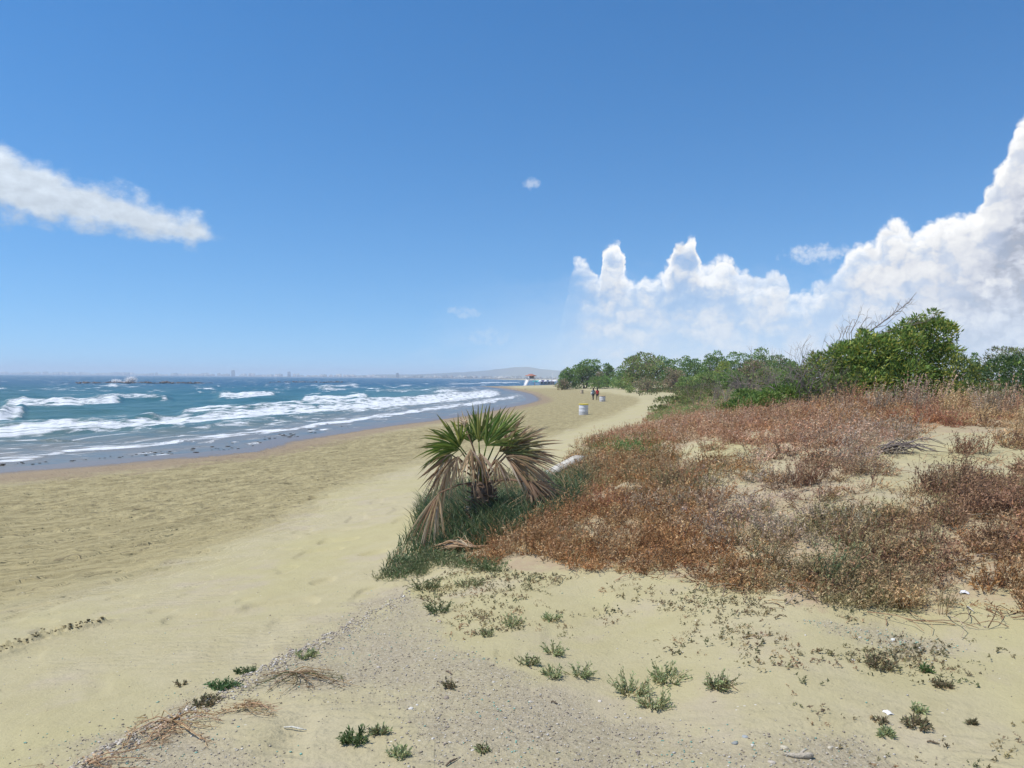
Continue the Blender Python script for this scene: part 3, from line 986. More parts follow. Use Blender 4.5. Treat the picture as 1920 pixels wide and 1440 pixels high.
def build_sea():
    th = np.radians(np.linspace(-44, 6, 760))
    dep = np.concatenate([np.linspace(330, 185, 20), np.linspace(184, 3, 330), np.linspace(2.8, 0.62, 12)])
    r = FPX * CAMZ / dep / 0.97
    th = np.concatenate([np.radians(np.linspace(-175, -46, 40)), th, np.radians(np.linspace(7, 40, 12))])
    T, Rr = np.meshgrid(th, r)
    x, y = Rr * np.sin(T), Rr * np.cos(T)
    bed = zbase(x, y)
    px, py = proj(np.stack([x, y, np.zeros_like(x)], -1))
    py = py + 0.0
    s, t = shore_st(x, y)
    jit = (fbm(x * 0.25, y * 0.12, 201, 4) - 0.5)
    foam = np.zeros_like(x)
    z = np.zeros_like(x)
    depthf = np.clip(-bed, 0, 6)
    # swell that runs along the shore
    att = sstep(0.1, 1.2, depthf)
    far = sstep(900, 200, Rr)
    for wl, amp, ang, ph in ((11, .12, 0.15, 0.3), (7.3, .09, -0.2, 2.1), (4.1, .055, 0.35, 4.0), (19, .13, 0.02, 1.0), (2.6, .03, -.5, 3.3)):
        k = 2 * math.pi / wl
        q = (t * math.cos(ang) + s * math.sin(ang) * 0.5) + 1.6 * wl * 0.3 * (fbm(s * 0.05, t * 0.05, 230 + int(wl), 3) - .5)
        wv = np.sin(k * q + ph)
        z += amp * att * np.where(wl > 6, 1, sstep(220, 90, Rr)) * (wv + 0.35 * (np.abs(wv) ** 2)) * (0.25 + 0.75 * far)
    for line, th_, amt, hgt in ROLLS:
        amt = amt * .70
        L = np.array(line, float)
        inx = (px > L[0, 0] - 3) & (px < L[-1, 0] + 3)
        yl = np.interp(px, L[:, 0], L[:, 1])
        scale = np.clip((yl - hy(px)) / 80, 0.25, 2.2)
        d = (py - yl + jit * 9 * scale * (0.5 if th_ < 3 else 1))
        tk = th_ * (0.55 + 0.9 * fbm(px / 34.0, yl * 0 + len(line), 210, 3)) * (1.0 if th_ < 3 else 1.0)
        endf = sstep(L[0, 0] - 3, L[0, 0] + 22, px) * sstep(L[-1, 0] + 3, L[-1, 0] - 18, px)
        prof = np.where(d > 0, np.exp(-(d / tk) ** 4), np.exp(-(d / (tk * 1.1)) ** 2))
        trail = np.where(d < 0, np.exp(d / (tk * 3.0)), 0) * 0.22
        foam = np.maximum(foam, np.where(inx, amt * endf * np.maximum(prof, trail), 0))
        crest = np.exp(-((d + tk * 0.4) / (tk * 1.3)) ** 2)
        z += np.where(inx, hgt * 1.35 * endf * crest * (0.7 + 0.6 * fbm(px / 18.0, d * 0.1, 220, 2)), 0)
    # foamy streaked water inside the surf
    sx = np.array([-150, 0, 200, 420, 640, 830, 960])
    top = np.interp(px, sx, [812, 806, 796, 782, 766, 750, 737])
    bot = np.interp(px, sx, [884, 869, 847, 818, 791, 765, 748])
    surf = sstep(top - 2, top + 4, py) * sstep(bot + 2, bot - 2, py)
    foam = np.maximum(foam, surf * (0.16 + 0.40 * fbm(s * 0.12, t * 0.5, 240, 4)))
    swash = sstep(bot - 4, bot + 2, py) * sstep(0.0, .04, depthf + .03)
    foam = np.maximum(foam, swash * (.05 + .42 * fbm(s * .3, t * 1.6, 250, 4)))
    shallow = sstep(0.25, 0.0, depthf)
    z += 0.02 * shallow * 0 + 0.012
    V = np.stack([x, y, z], -1).reshape(-1, 3)
    nT, nR = len(th), len(r)
    idx = np.arange(nT * nR).reshape(nR, nT)
    F = np.stack([idx[:-1, :-1], idx[:-1, 1:], idx[1:, 1:], idx[1:, :-1]], -1)
    # keep only where there is water or it could wash up
    land = (bed > 0.35)
    cell = land[:-1, :-1] & land[1:, 1:] & land[1:, :-1] & land[:-1, 1:]
    F = F[~cell].reshape(-1, 4)[:, ::-1]
    wave = np.stack([foam, depthf, Rr], -1).reshape(-1, 3)
    me = np_mesh('sea', V, [F], sea_material(), attrs={'wave': wave, 'shore': np.stack([s, t, t * 0], -1).reshape(-1, 3)}, smooth=True)
    add('sea', me, kind='structure')


build_sea()


# ------------------------------------------------------------------ plants
def A(*c):
    return np.array(c, float)


RUST = A((.45, .25, .115), (.53, .33, .165), (.35, .185, .085), (.58, .41, .23), (.47, .25, .11), (.28, .17, .085))
PINK = A((.37, .235, .155), (.31, .18, .11), (.43, .31, .21), (.34, .19, .11)) * 1.5
OLIVE = A((.36, .29, .15), (.27, .24, .12), (.45, .35, .19), (.40, .27, .15))
GREYB = A((.46, .36, .26), (.36, .28, .20), (.54, .43, .32))
DARKB = A((.29, .175, .105), (.22, .135, .085), (.38, .23, .14), (.45, .29, .17))
GREEN = A((.10, .17, .055), (.075, .135, .045), (.13, .20, .07)) * 1.5
CRIM = A((.40, .15, .10), (.38, .18, .10), (.44, .24, .15))
STRAW = A((.46, .34, .19), (.40, .28, .15), (.34, .22, .11)) * 1.35
BLUEG = A((.20, .255, .13), (.24, .29, .15), (.16, .21, .10), (.28, .31, .17))
GRASS = A((.075, .125, .055), (.10, .155, .065), (.06, .105, .05), (.15, .19, .08))


def pick(pal, n):
    c = pal[rng.integers(0, len(pal), n)]
    return c * rng.uniform(0.72, 1.22, (n, 1)) * rng.uniform(0.94, 1.06, (n, 3))


def sprig_template(nst, h, splay, nleaf, ll, lw, curl=0.0):
    """stems with small leaves; returns verts, tri faces, brightness factor"""
    V, F, K = [], [], []
    n = 0
    for i in range(nst):
        a = rng.uniform(0, 2 * math.pi)
        b = A(math.cos(a), math.sin(a), 0) * rng.uniform(0, 0.06)
        sp = splay * rng.uniform(0.25, 1.0)
        a2 = a + rng.normal(0, 0.5)
        d = A(math.cos(a2) * sp, math.sin(a2) * sp, 1.0)
        d /= np.linalg.norm(d)
        L = h * rng.uniform(0.55, 1.15)
        side = np.cross(d, rng.normal(size=3))
        side /= np.linalg.norm(side)
        tip = b + d * L + A(rng.normal(0, .03), rng.normal(0, .03), -curl * L)
        w = 0.0035 * min(1.0, h / .2)
        V += [b - side * w, b + side * w, tip]
        F.append([n, n + 1, n + 2])
        K += [0.8] * 3
        n += 3
        t = rng.uniform(0.18, 1.0, nleaf)
        for tt in t:
            p = b + (tip - b) * tt
            ld = d * 0.5 + rng.normal(0, 0.75, 3)
            ld /= np.linalg.norm(ld)
            ls = np.cross(ld, rng.normal(size=3))
            ls /= np.linalg.norm(ls)
            l_, w_ = ll * rng.uniform(0.6, 1.3), lw * rng.uniform(0.7, 1.3)
            V += [p - ls * w_ / 2, p + ls * w_ / 2, p + ld * l_]
            F.append([n, n + 1, n + 2])
            K += [rng.uniform(0.7, 1.35)] * 3
            n += 3
    return A(*V), np.array(F), A(*K)


def scatter(templates, pos, scale, rot, cols, tilt=0.25):
    """join many copies of small templates into one set of arrays"""
    Vs, Fs, Cs, n = [], [], [], 0
    ti = rng.integers(0, len(templates), len(pos))
    for i in range(len(pos)):
        V, F, K = templates[ti[i]]
        c, s_ = math.cos(rot[i]), math.sin(rot[i])
        v = V * scale[i]
        x = v[:, 0] * c - v[:, 1] * s_ + v[:, 2] * tilt * 0.5
        y = v[:, 0] * s_ + v[:, 1] * c - v[:, 2] * tilt * 0.2
        Vs.append(np.stack([x + pos[i, 0], y + pos[i, 1], v[:, 2] + pos[i, 2]], 1))
        Fs.append(F + n)
        Cs.append(K[:, None] * cols[i])
        n += len(V)
    return np.concatenate(Vs), np.concatenate(Fs), np.concatenate(Cs)


def sample_ground(n, th0, th1, r0, r1):
    th = np.radians(rng.uniform(th0, th1, n))
    r = np.exp(rng.uniform(math.log(r0), math.log(r1), n))
    x, y = r * np.sin(th), r * np.cos(th)
    z, px, py, s, t, churn, gravel, st_ = ground_z(x, y, True)
    return np.stack([x, y, z], 1), px, py, r, t, gravel, churn, st_


# which plants grow where on the dune: px, py, rx, ry, palette, weight
ZONES = [(1150, 980, 240, 110, RUST, 1.0), (1050, 1050, 200, 40, RUST, 1.0), (1300, 1040, 160, 50, RUST, .55), (1300, 790, 260, 40, PINK, 1.2), (1230, 800, 120, 20, RUST, .6),
         (1250, 900, 90, 45, OLIVE, .9), (1190, 870, 90, 40, RUST, 1.0), (1560, 780, 260, 34, RUST, .7), (1500, 820, 110, 40, PINK, .8), (1530, 1050, 130, 70, OLIVE, 1.0), (1500, 900, 60, 40, DARKB, 1.2),
         (1660, 990, 130, 60, OLIVE, .6), (1840, 960, 140, 110, DARKB, 1.5), (1420, 950, 110, 60, GREYB, .7), (1640, 840, 80, 40, GREYB, .8), (1760, 900, 60, 40, DARKB, 1.2),
         (1870, 1070, 110, 90, RUST, 1.0), (1740, 1110, 120, 50, OLIVE, .7), (1720, 1050, 160, 80, DARKB, .6), (1740, 792, 90, 8, CRIM, 1.2), (1900, 1000, 20, 45, CRIM, 1.1), (1120, 950, 60, 30, CRIM, .6),
         (1180, 845, 46, 13, GREEN, 1.6), (1075, 925, 40, 30, OLIVE, 1.2), (1250, 955, 60, 20, GREYB, .6), (1450, 1010, 160, 50, GREYB, .6), (1640, 1120, 200, 40, OLIVE, .9), (1500, 1100, 80, 20, RUST, .5),
         (1880, 780, 120, 40, STRAW, .8), (1640, 760, 260, 24, PINK, .9), (1640, 1115, 40, 30, STRAW, .4), (1400, 1080, 120, 30, RUST, .8), (1560, 1080, 60, 50, OLIVE, .5),
         (1100, 880, 30, 40, OLIVE, .8), (1130, 1015, 60, 30, OLIVE, .5), (1700, 960, 200, 60, STRAW, .35)]


def build_scrub():
    P, px, py, r, t, gr, ch, st_ = sample_ground(90000, -3, 38, 4.2, 34)
    q = 60 * (fbm(P[:, 0] * 1.5, P[:, 1] * 1.5, 301, 3) - .5) * np.clip((py - 705) / 400, .05, 1.2)
    ok = in_poly(px + q, py + 0.8 * q, SCRUB)
    prob = np.clip((r / 11.0), 0.12, 1.0) ** 1.25 * 0.17
    prob *= 0.15 + 1.7 * sstep(.30, .68, fbm(P[:, 0] * 2.0, P[:, 1] * 2.0, 331, 3))
    for bx, by, rx, ry, k in BARE:
        prob *= 1 - k * np.exp(-((px - bx) / rx) ** 2 - ((py - by) / ry) ** 2)
    prob *= np.where(r > 19, 0.55, 1)
    ok &= rng.uniform(size=len(r)) < prob * 1.15
    P, px, py, r = P[ok], px[ok], py[ok], r[ok]
    print('scrub clumps', len(P))
    w = np.stack([z_[5] * np.exp(-((px - z_[0]) / z_[2]) ** 2 - ((py - z_[1]) / z_[3]) ** 2) for z_ in ZONES], 1) + 1e-4
    w *= rng.gamma(0.9, 1.0, w.shape)
    zi = np.argmax(w, 1)
    cols = A(*[pick(ZONES[k][4], 1)[0] for k in zi])
    low = [sprig_template(12, .19, 1.3, 8, .032, .012) for _ in range(6)]
    tall = [sprig_template(9, .33, .75, 9, .034, .011) for _ in range(5)]
    flat = [sprig_template(10, .26, 2.6, 8, .036, .011, .25) for _ in range(4)]
    sc = rng.uniform(0.55, 1.25, len(P)) * np.clip(0.75 + (r - 5) * 0.035, .7, 1.3)
    rot = rng.uniform(0, 6.28, len(P))
    kind = rng.choice(3, len(P), p=[.5, .22, .28])
    Vs, Fs, Cs, n = [], [], [], 0
    for k, tpl in enumerate((low, tall, flat)):
        m = kind == k
        V, F, C = scatter(tpl, P[m], sc[m], rot[m], cols[m])
        Vs.append(V), Fs.append(F + n), Cs.append(C)
        n += len(V)
    me = np_mesh('dry_scrub', np.concatenate(Vs), [np.concatenate(Fs)], M_DRY, np.concatenate(Cs))
    add('dry_scrub', me, kind='stuff', label='matted rust brown dry scrub covering the dune slope', category='scrub')
    # thin dead stems and runners lying over the lower edge
    b = MB()
    P, px, py, r, t, gr, ch, st_ = sample_ground(30000, 3, 36, 4.2, 16)
    ok = in_poly(px, py - 22, SCRUB) & (rng.uniform(size=len(r)) < .020)
    for p in P[ok]:
        a, L = rng.uniform(0, 6.28), rng.uniform(.15, .5)
        m = 5
        q_ = [p + A(math.cos(a + .5 * math.sin(3 * k / m)), math.sin(a + .5 * math.sin(3 * k / m)), 0) * L * k / m for k in range(m)]
        q_ = A(*q_)
        q_[:, 2] = ground_z(q_[:, 0], q_[:, 1]) + .01 + .06 * np.sin(np.linspace(0, 3.0, m)) * rng.uniform(0, 1.5)
        b.tube(q_, np.linspace(.004, .002, m), 3, pick(np.vstack([GREYB, STRAW, DARKB]), 1)[0], cap=False)
    b.obj('dead_stems', M_DRY, kind='stuff', label='thin dead stems and runners lying over the dune scrub', category='dead stems')


build_scrub()


def build_palm_grass():
    poly = [(712, 1082), (735, 1040), (770, 1000), (790, 950), (815, 920), (870, 905), (930, 890), (1000, 895), (1050, 905), (1095, 885), (1112, 905), (1085, 940), (1068, 965), (1020, 985), (960, 1012), (900, 1030), (850, 1042), (800, 1060), (750, 1086)]
    P, px, py, r, t, gr, ch, st_ = sample_ground(60000, -12, 8, 6, 17)
    ok = in_poly(px, py, poly) & (rng.uniform(size=len(r)) < .9)
    core = ok & in_poly(px, py, [(790, 965), (850, 950), (1010, 950), (985, 1000), (900, 1030), (850, 1040), (785, 1045)])
    sel = np.concatenate([np.flatnonzero(ok)[:8500], np.flatnonzero(core)[:4500]])
    P, px, py = P[sel] + rng.normal(0, .015, (len(sel), 3)) * A(1, 1, 0), px[sel], py[sel]
    n = len(P)
    print('palm grass', n)
    a = rng.uniform(0, 6.28, n)
    d = np.stack([np.cos(a) * .45 + .12, np.sin(a) * .45, np.ones(n)], 1)
    d /= np.linalg.norm(d, axis=1)[:, None]
    edge = np.clip((1075 - py) / 110, 0.35, 1)
    L = rng.uniform(.14, .40, n) * edge
    L *= 1 + 1.25 * np.exp(-((px - 895) / 95) ** 2 - ((py - 1000) / 32) ** 2)
    sd = np.cross(d, rng.normal(size=(n, 3)))
    sd /= np.linalg.norm(sd, axis=1)[:, None]
    w = rng.uniform(.004, .007, n)[:, None]
    mid = P + d * L[:, None] * .6
    tip = P + d * L[:, None] + np.stack([np.cos(a), np.sin(a), -0.5 * np.ones(n)], 1) * L[:, None] * .22
    V = np.stack([P - sd * w, P + sd * w, mid + sd * w * .8, mid - sd * w * .8, tip], 1).reshape(-1, 3)
    k = np.arange(n) * 5
    q4 = np.stack([k, k + 1, k + 2, k + 3], 1)
    q3 = np.stack([k + 3, k + 2, k + 4], 1)
    c = pick(GRASS, n)
    yl = (rng.uniform(size=n) < .12) | ((np.abs(px - 960) < 60) & (np.abs(py - 915) < 22) & (rng.uniform(size=n) < .5))
    c[yl] = pick(STRAW, n)[yl] * .8
    me = np_mesh('beach_grass', V, [q3, q4], M_LEAF, np.repeat(c, 5, 0))
    add('beach_grass', me, kind='stuff', label='dark green spiky grass growing thickly round the palm trunk', category='grass')
    # paler leafy herbs at the foot of the grass
    P, px, py, r, t, gr, ch, st_ = sample_ground(26000, -13, 2, 6, 13)
    ok = in_poly(px, py, [(705, 1088), (740, 1060), (790, 1045), (830, 1045), (870, 1056), (960, 1072), (900, 1074), (820, 1062), (790, 1080), (735, 1092)]) & (rng.uniform(size=len(r)) < .10)
    P = P[ok]
    tp = [sprig_template(9, .13, 1.2, 9, .022, .009) for _ in range(4)]
    V, F, C = scatter(tp, P, rng.uniform(.6, 1.3, len(P)), rng.uniform(0, 6.3, len(P)), pick(A((.16, .20, .085), (.12, .17, .07), (.22, .23, .11)), len(P)))
    add('creeping_herbs', np_mesh('creeping_herbs', V, [F], M_LEAF, C), kind='stuff', label='pale green creeping herbs at the foot of the palm grass', category='herbs')


build_palm_grass()


def dune_foot():
    poly = [(1205, 792), (1228, 772), (1262, 752), (1290, 740), (1240, 736), (1195, 737), (1200, 731), (1300, 722), (1420, 722), (1560, 735), (1560, 775), (1400, 775), (1300, 785)]
    P, px, py, r, t, gr, ch, st_ = sample_ground(26000, 8, 26, 16, 190)
    ok = in_poly(px, py, poly) & (rng.uniform(size=len(r)) < .55)
    P, px, py, r = P[ok], px[ok], py[ok], r[ok]
    print('dune foot', len(P))
    tp = [sprig_template(8, .30, 1.5, 7, .07, .035) for _ in range(6)]
    pal = np.vstack([A((.27, .31, .10), (.22, .28, .09), (.31, .33, .13), (.19, .25, .08), (.25, .30, .10), (.29, .33, .12)), PINK[:2]])
    V, F, C = scatter(tp, P, rng.uniform(.5, 1.0, len(P)) * np.clip(r / 42, .6, 2.6), rng.uniform(0, 6.3, len(P)), pick(pal, len(P)))
    add('dune_foot_herbs', np_mesh('dune_foot_herbs', V, [F], M_LEAF, C), kind='stuff', label='low green and pinkish herbs covering the far dune foot', category='herbs')


dune_foot()


# ------------------------------------------------------------------ palm
def build_palm():
    base = on_ground(905, 992)
    D = base[1]
    k = D / FPX                    # metres per pixel here

    def at(px, py, dy=0.0):
        return at_d(px, py, D + dy) - base
    t = thing('fan_palm', 'stunted wind-burnt fan palm with green and dead brown fronds on dune edge', 'palm', base)
    crown = at(905, 902)
    b = MB()
    n, rows = 14, 12
    Vt, Ct, F = [], [], []
    for i in range(rows):
        u = i / (rows - 1)
        c = crown * u + A(0.02 * math.sin(u * 5), 0, -0.12 * (1 - u))
        for j in range(n):
            a = 2 * math.pi * j / n
            rr = (0.17 - 0.03 * u) * (1 + .12 * math.sin(3 * a + 9 * u)) * (1 if i < rows - 1 else .4)
            Vt.append(c + A(math.cos(a) * rr, math.sin(a) * rr, 0))
            Ct.append(A(.13, .09, .065) * rng.uniform(.6, 1.4))
    for i in range(rows - 1):
        for j in range(n):
            F.append([i * n + j, i * n + (j + 1) % n, (i + 1) * n + (j + 1) % n, (i + 1) * n + j])
    b.raw(Vt, F, A(*Ct))
    b.obj('trunk', M_BARK, t, True)
    for i in range(64):            # old leaf bases: each a broken stub on the trunk
        a, u = rng.uniform(0, 6.28), rng.uniform(0.05, .98)
        c = crown * u + A(math.cos(a), math.sin(a), 0) * (.165 - .03 * u)
        o = A(math.cos(a), math.sin(a), 0)
        q = MB()
        sd = A(-math.sin(a), math.cos(a), 0)
        L = rng.uniform(.04, .10)
        up = A(0, 0, 1) * L * rng.uniform(-.2, .8)
        col = A(.19, .125, .085) * rng.uniform(.6, 1.6) if rng.uniform() < .75 else A(.42, .33, .24)
        w = rng.uniform(.02, .04)
        V = [c - sd * w, c + sd * w, c + o * L + up + sd * w * .5, c + o * L + up - sd * w * .5]
        V += [v - A(0, 0, .018) for v in V]
        q.raw(V, [[0, 1, 2, 3], [7, 6, 5, 4], [0, 4, 5, 1], [1, 5, 6, 2], [2, 6, 7, 3], [3, 7, 4, 0]], col)
        q.obj('leaf_stub', M_BARK, t)

    GR = A((.115, .19, .035), (.155, .235, .045), (.20, .265, .055), (.30, .32, .08))
    BR = A((.46, .31, .175), (.58, .42, .26), (.34, .215, .12), (.66, .52, .35))
    DK = A((.22, .14, .08), (.32, .20, .12), (.42, .29, .18))

    def frond(hub, ang, spread, rad, nseg, pal, tip, droop, depth=0.0, dyhub=0.0, fold=0.0, mess=0.05, join=.72, tilt=.25, label=None, tipfrac=.25):
        """hub in pixels; ang: direction of the fan axis in the picture plane (deg, 0 = right, 90 = up)"""
        h = at(*hub, dyhub)
        a0 = math.radians(ang)
        ax = A(math.cos(a0), depth, math.sin(a0))
        ax /= np.linalg.norm(ax)
        sd = A(-math.sin(a0), tilt, math.cos(a0))
        sd -= ax * (sd @ ax)
        sd /= np.linalg.norm(sd)
        nm = np.cross(ax, sd)
        fr = add('frond', None, t)
        if label:
            fr['label'] = label
        # stalk
        q = MB()
        c0 = crown + A(rng.normal(0, .03), rng.normal(0, .03), -.02)
        midp = (c0 + h) / 2 + A(0, 0, .06 * np.linalg.norm(h - c0))
        q.tube([c0, c0 * .55 + midp * .45, midp, midp * .4 + h * .6, h], [.016, .013, .011, .010, .008], 5, (GR[2] if pal is GR else DK[1]))
        q.obj('stalk', M_PALM, fr, True)
        q = MB()
        S = 7
        nseg = int(nseg * (1.3 if pal is GR or pal is YG else 1.0))
        for i in range(nseg):
            w_ = (i + .5) / nseg * 2 - 1
            al = math.radians(spread) * w_ + rng.normal(0, mess)
            dr = ax * math.cos(al) + sd * math.sin(al) + nm * (fold * abs(w_) + rng.normal(0, mess))
            L = rad * k * (1 - .22 * w_ * w_) * (rng.uniform(.8, 1.12) if rng.uniform() < .85 else rng.uniform(.45, .8))
            wid = 2.2 * math.radians(spread) / nseg * L * join * (rng.uniform(.5, 1.5) if pal is not GR and pal is not YG else 1.0)
            per = np.cross(nm, dr)
            per /= np.linalg.norm(per)
            c = pick(pal, 1)[0]
            ct = pick(tip, 1)[0]
            dd = droop * rng.uniform(.4, 1.7) + (rng.uniform(.15, .5) if rng.uniform() < .12 else 0)
            tw = rng.normal(0, .25 + 1.5 * mess)
            V, C = [], []
            for j in range(S):
                u = j / (S - 1)
                p = h + dr * L * u + A(0, 0, -1) * dd * L * u ** 2.2 + nm * L * .05 * math.sin(u * 3 + i) * (1 + 6 * mess)
                ww = wid * (0.10 + min(u / .38, 1) * .9) * (1 if u < .4 else max(0.03, 1 - ((u - .4) / .6) ** (1.9 if pal is GR or pal is YG else 1.2))) * .5
                pw = per * math.cos(tw * u) + nm * math.sin(tw * u)
                V += [p - pw * ww, p + nm * ww * .55, p + pw * ww]
                f = min(1, max(0, (u - (1 - tipfrac)) / tipfrac * 1.3)) if tipfrac else 0
                C += [c * (1 - f) + ct * f] * 3
            F = []
            for j in range(S - 1):
                for m in (0, 1):
                    F.append([j * 3 + m, j * 3 + m + 1, j * 3 + m + 4, j * 3 + m + 3])
            q.raw(V, F, A(*C))
        q.obj('blade', M_PALM, fr)
    YG = A((.20, .22, .06), (.28, .24, .08), (.17, .15, .06), (.24, .14, .07))
    frond((862, 836), 136, 66, 86, 26, GR, YG, .20, depth=-.25, mess=.13, label='green left fan with yellow tips')
    frond((862, 842), 172, 40, 88, 16, GR, YG, .22, depth=-.4, dyhub=-.08, mess=.1)
    frond((912, 836), 60, 56, 92, 24, GR, YG, .10, mess=.11, depth=-.1, dyhub=-.05, label='green upright centre fan')
    frond((885, 830), 95, 60, 66, 24, GR, BR, .05, depth=.3, dyhub=.14, tipfrac=.45)
    frond((872, 800), 108, 40, 42, 12, BR, DK, .55, depth=.2, dyhub=.12, mess=.14)
    frond((928, 832), 40, 44, 100, 20, GR, YG, .14, depth=.25, dyhub=.12, mess=.08)
    frond((898, 828), 82, 50, 78, 20, GR, YG, .06, depth=-.05, dyhub=.02, mess=.08)
    frond((936, 846), 30, 40, 104, 18, YG, BR, .2, depth=.1, dyhub=.02, tipfrac=.5, mess=.10)
    frond((945, 850), 22, 46, 112, 24, YG, BR, .18, depth=-.15, dyhub=-.02, tipfrac=.6, mess=.08, label='yellowing right fan with brown tips')
    frond((950, 852), 5, 42, 118, 22, BR, DK, .26, depth=.2, dyhub=.06, mess=.10)
    frond((948, 856), -22, 40, 96, 22, BR, DK, .30, depth=-.2, dyhub=-.06, mess=.12)
    frond((846, 852), 222, 56, 66, 20, BR, DK, .40, depth=-.2, dyhub=-.10, mess=.20, label='dead brown left fan hanging down')
    frond((858, 856), 250, 40, 56, 15, BR, DK, .40, depth=-.4, dyhub=-.16, mess=.20)
    frond((882, 842), 262, 34, 58, 14, np.vstack([BR, STRAW * .9]), BR, .35, depth=-.5, dyhub=-.18, mess=.20)
    frond((900, 850), 280, 42, 60, 18, BR, DK, .3, depth=-.4, dyhub=-.12, mess=.13)
    frond((930, 862), -60, 40, 52, 16, BR, DK, .35, depth=-.3, dyhub=-.10, mess=.13)
    frond((838, 872), 240, 42, 66, 18, BR, DK, .5, depth=.1, dyhub=-.02, mess=.15)
    frond((822, 925), 258, 26, 100, 20, np.vstack([BR, STRAW]), BR, .30, depth=-.3, dyhub=-.28, mess=.10, label='long dead straw frond hanging to the sand')
    frond((994, 902), -42, 46, 98, 30, DK, BR, .30, depth=-.2, dyhub=-.12, mess=.08, label='dead brown right fan hanging into the scrub')
    frond((992, 904), -70, 36, 62, 16, DK, BR, .2, depth=-.4, dyhub=-.14, mess=.10)
    # dead frond lying on the ground in front
    c0 = on_ground(905, 1030)
    t2 = thing('fallen_frond', 'grey dried palm frond lying on the ground before the palm', 'palm frond', c0)
    for i in range(46):
        q = MB()
        e = on_ground(800 + rng.uniform(0, 60), 1030 + rng.normal(0, 5)) - c0
        st = A(rng.normal(0, .03) - .12, rng.normal(0, .03), .03)
        q.tube([st, st * .5 + e * .5 + A(0, rng.normal(0, .03), rng.uniform(.04, .10)), e + A(0, 0, .03)], [.006, .008, .003], 3, pick(np.vstack([GREYB, BR]), 1)[0])
        q.obj('leaflet', M_DRY, t2)
    q = MB()
    q.tube([A(-.14, 0, .03), A(0.02, -.01, .04), A(.16, .02, .02)], [.012, .014, .012], 5, DK[1])
    q.obj('stalk', M_DRY, t2)


build_palm()


# ------------------------------------------------------------------ trees and bushes
def grow(b, p, d, L, r, depth, col, spread=.6, up=.1, kids=3, nseg=4, sides=4, shrink=.68, out=None):
    pts = [p]
    dd = d / np.linalg.norm(d)
    for i in range(nseg):
        dd = dd + rng.normal(0, .14, 3) + A(0, 0, up * .3)
        dd /= np.linalg.norm(dd)
        pts.append(pts[-1] + dd * L / nseg)
    b.tube(pts, np.linspace(r, r * .55, nseg + 1), sides, col * rng.uniform(.8, 1.2), cap=False)
    if out is not None:
        out.append(pts[-1])
    if depth > 0:
        for k in range(kids):
            i = rng.integers(2, nseg + 1)
            nd = dd + rng.normal(0, spread, 3) + A(0, 0, up)
            grow(b, pts[i], nd, L * shrink * rng.uniform(.7, 1.15), r * .55, depth - 1, col, spread, up, kids, max(2, nseg - 1), max(3, sides - 1), shrink, out)


TG = A((.068, .135, .036), (.09, .165, .042), (.056, .11, .032), (.12, .18, .05))
TG2 = A((.115, .17, .05), (.14, .19, .06), (.09, .14, .045), (.17, .20, .075))
TY = A((.16, .20, .03), (.12, .17, .035), (.20, .22, .045))
TB = A((.20, .155, .12), (.16, .13, .105), (.24, .19, .15), (.11, .12, .06))


def crown_leaves(b, lobes, n, leaf, wid, pal, pal2=None, hang=0.0, inner=.25, upw=.35):
    """lobes: list of centre, radii; leaves sit mostly on the outer shell of the lobes, in little sprays"""
    vol = A(*[l[1][0] * l[1][1] + l[1][0] * l[1][2] for l in lobes])
    per = rng.choice(len(lobes), n, p=vol / vol.sum())
    C = A(*[l[0] for l in lobes])[per]
    Rr = A(*[l[1] for l in lobes])[per]
    # sprays: leaves share a seed direction so that clumps and gaps appear
    ns = max(8, n // 14)
    sd = rng.normal(size=(ns, 3))
    sid = rng.integers(0, ns, n)
    d = sd[sid] + rng.normal(0, .22, (n, 3))
    d /= np.linalg.norm(d, axis=1)[:, None]
    d[:, 2] = np.where(d[:, 2] < -.55, -d[:, 2], d[:, 2])
    rad = np.where(rng.uniform(size=n) < inner, rng.uniform(.3, .9, n), rng.normal(.97, .09, n))
    P = C + d * Rr * rad[:, None]
    ld = d * .7 + rng.normal(0, .55, (n, 3)) + A(0, 0, upw - hang)
    tone = rng.uniform(.72, 1.25, ns)[sid][:, None]
    c = pick(pal, n) * tone
    if pal2 is not None:
        m = (rng.uniform(size=ns) < .22)[sid]
        c[m] = pick(pal2, n)[m] * tone[m]
    L = leaf * rng.uniform(.6, 1.35, n)
    b.leaves(P, ld, L, wid * rng.uniform(.7, 1.3, n), c, bend=.05)


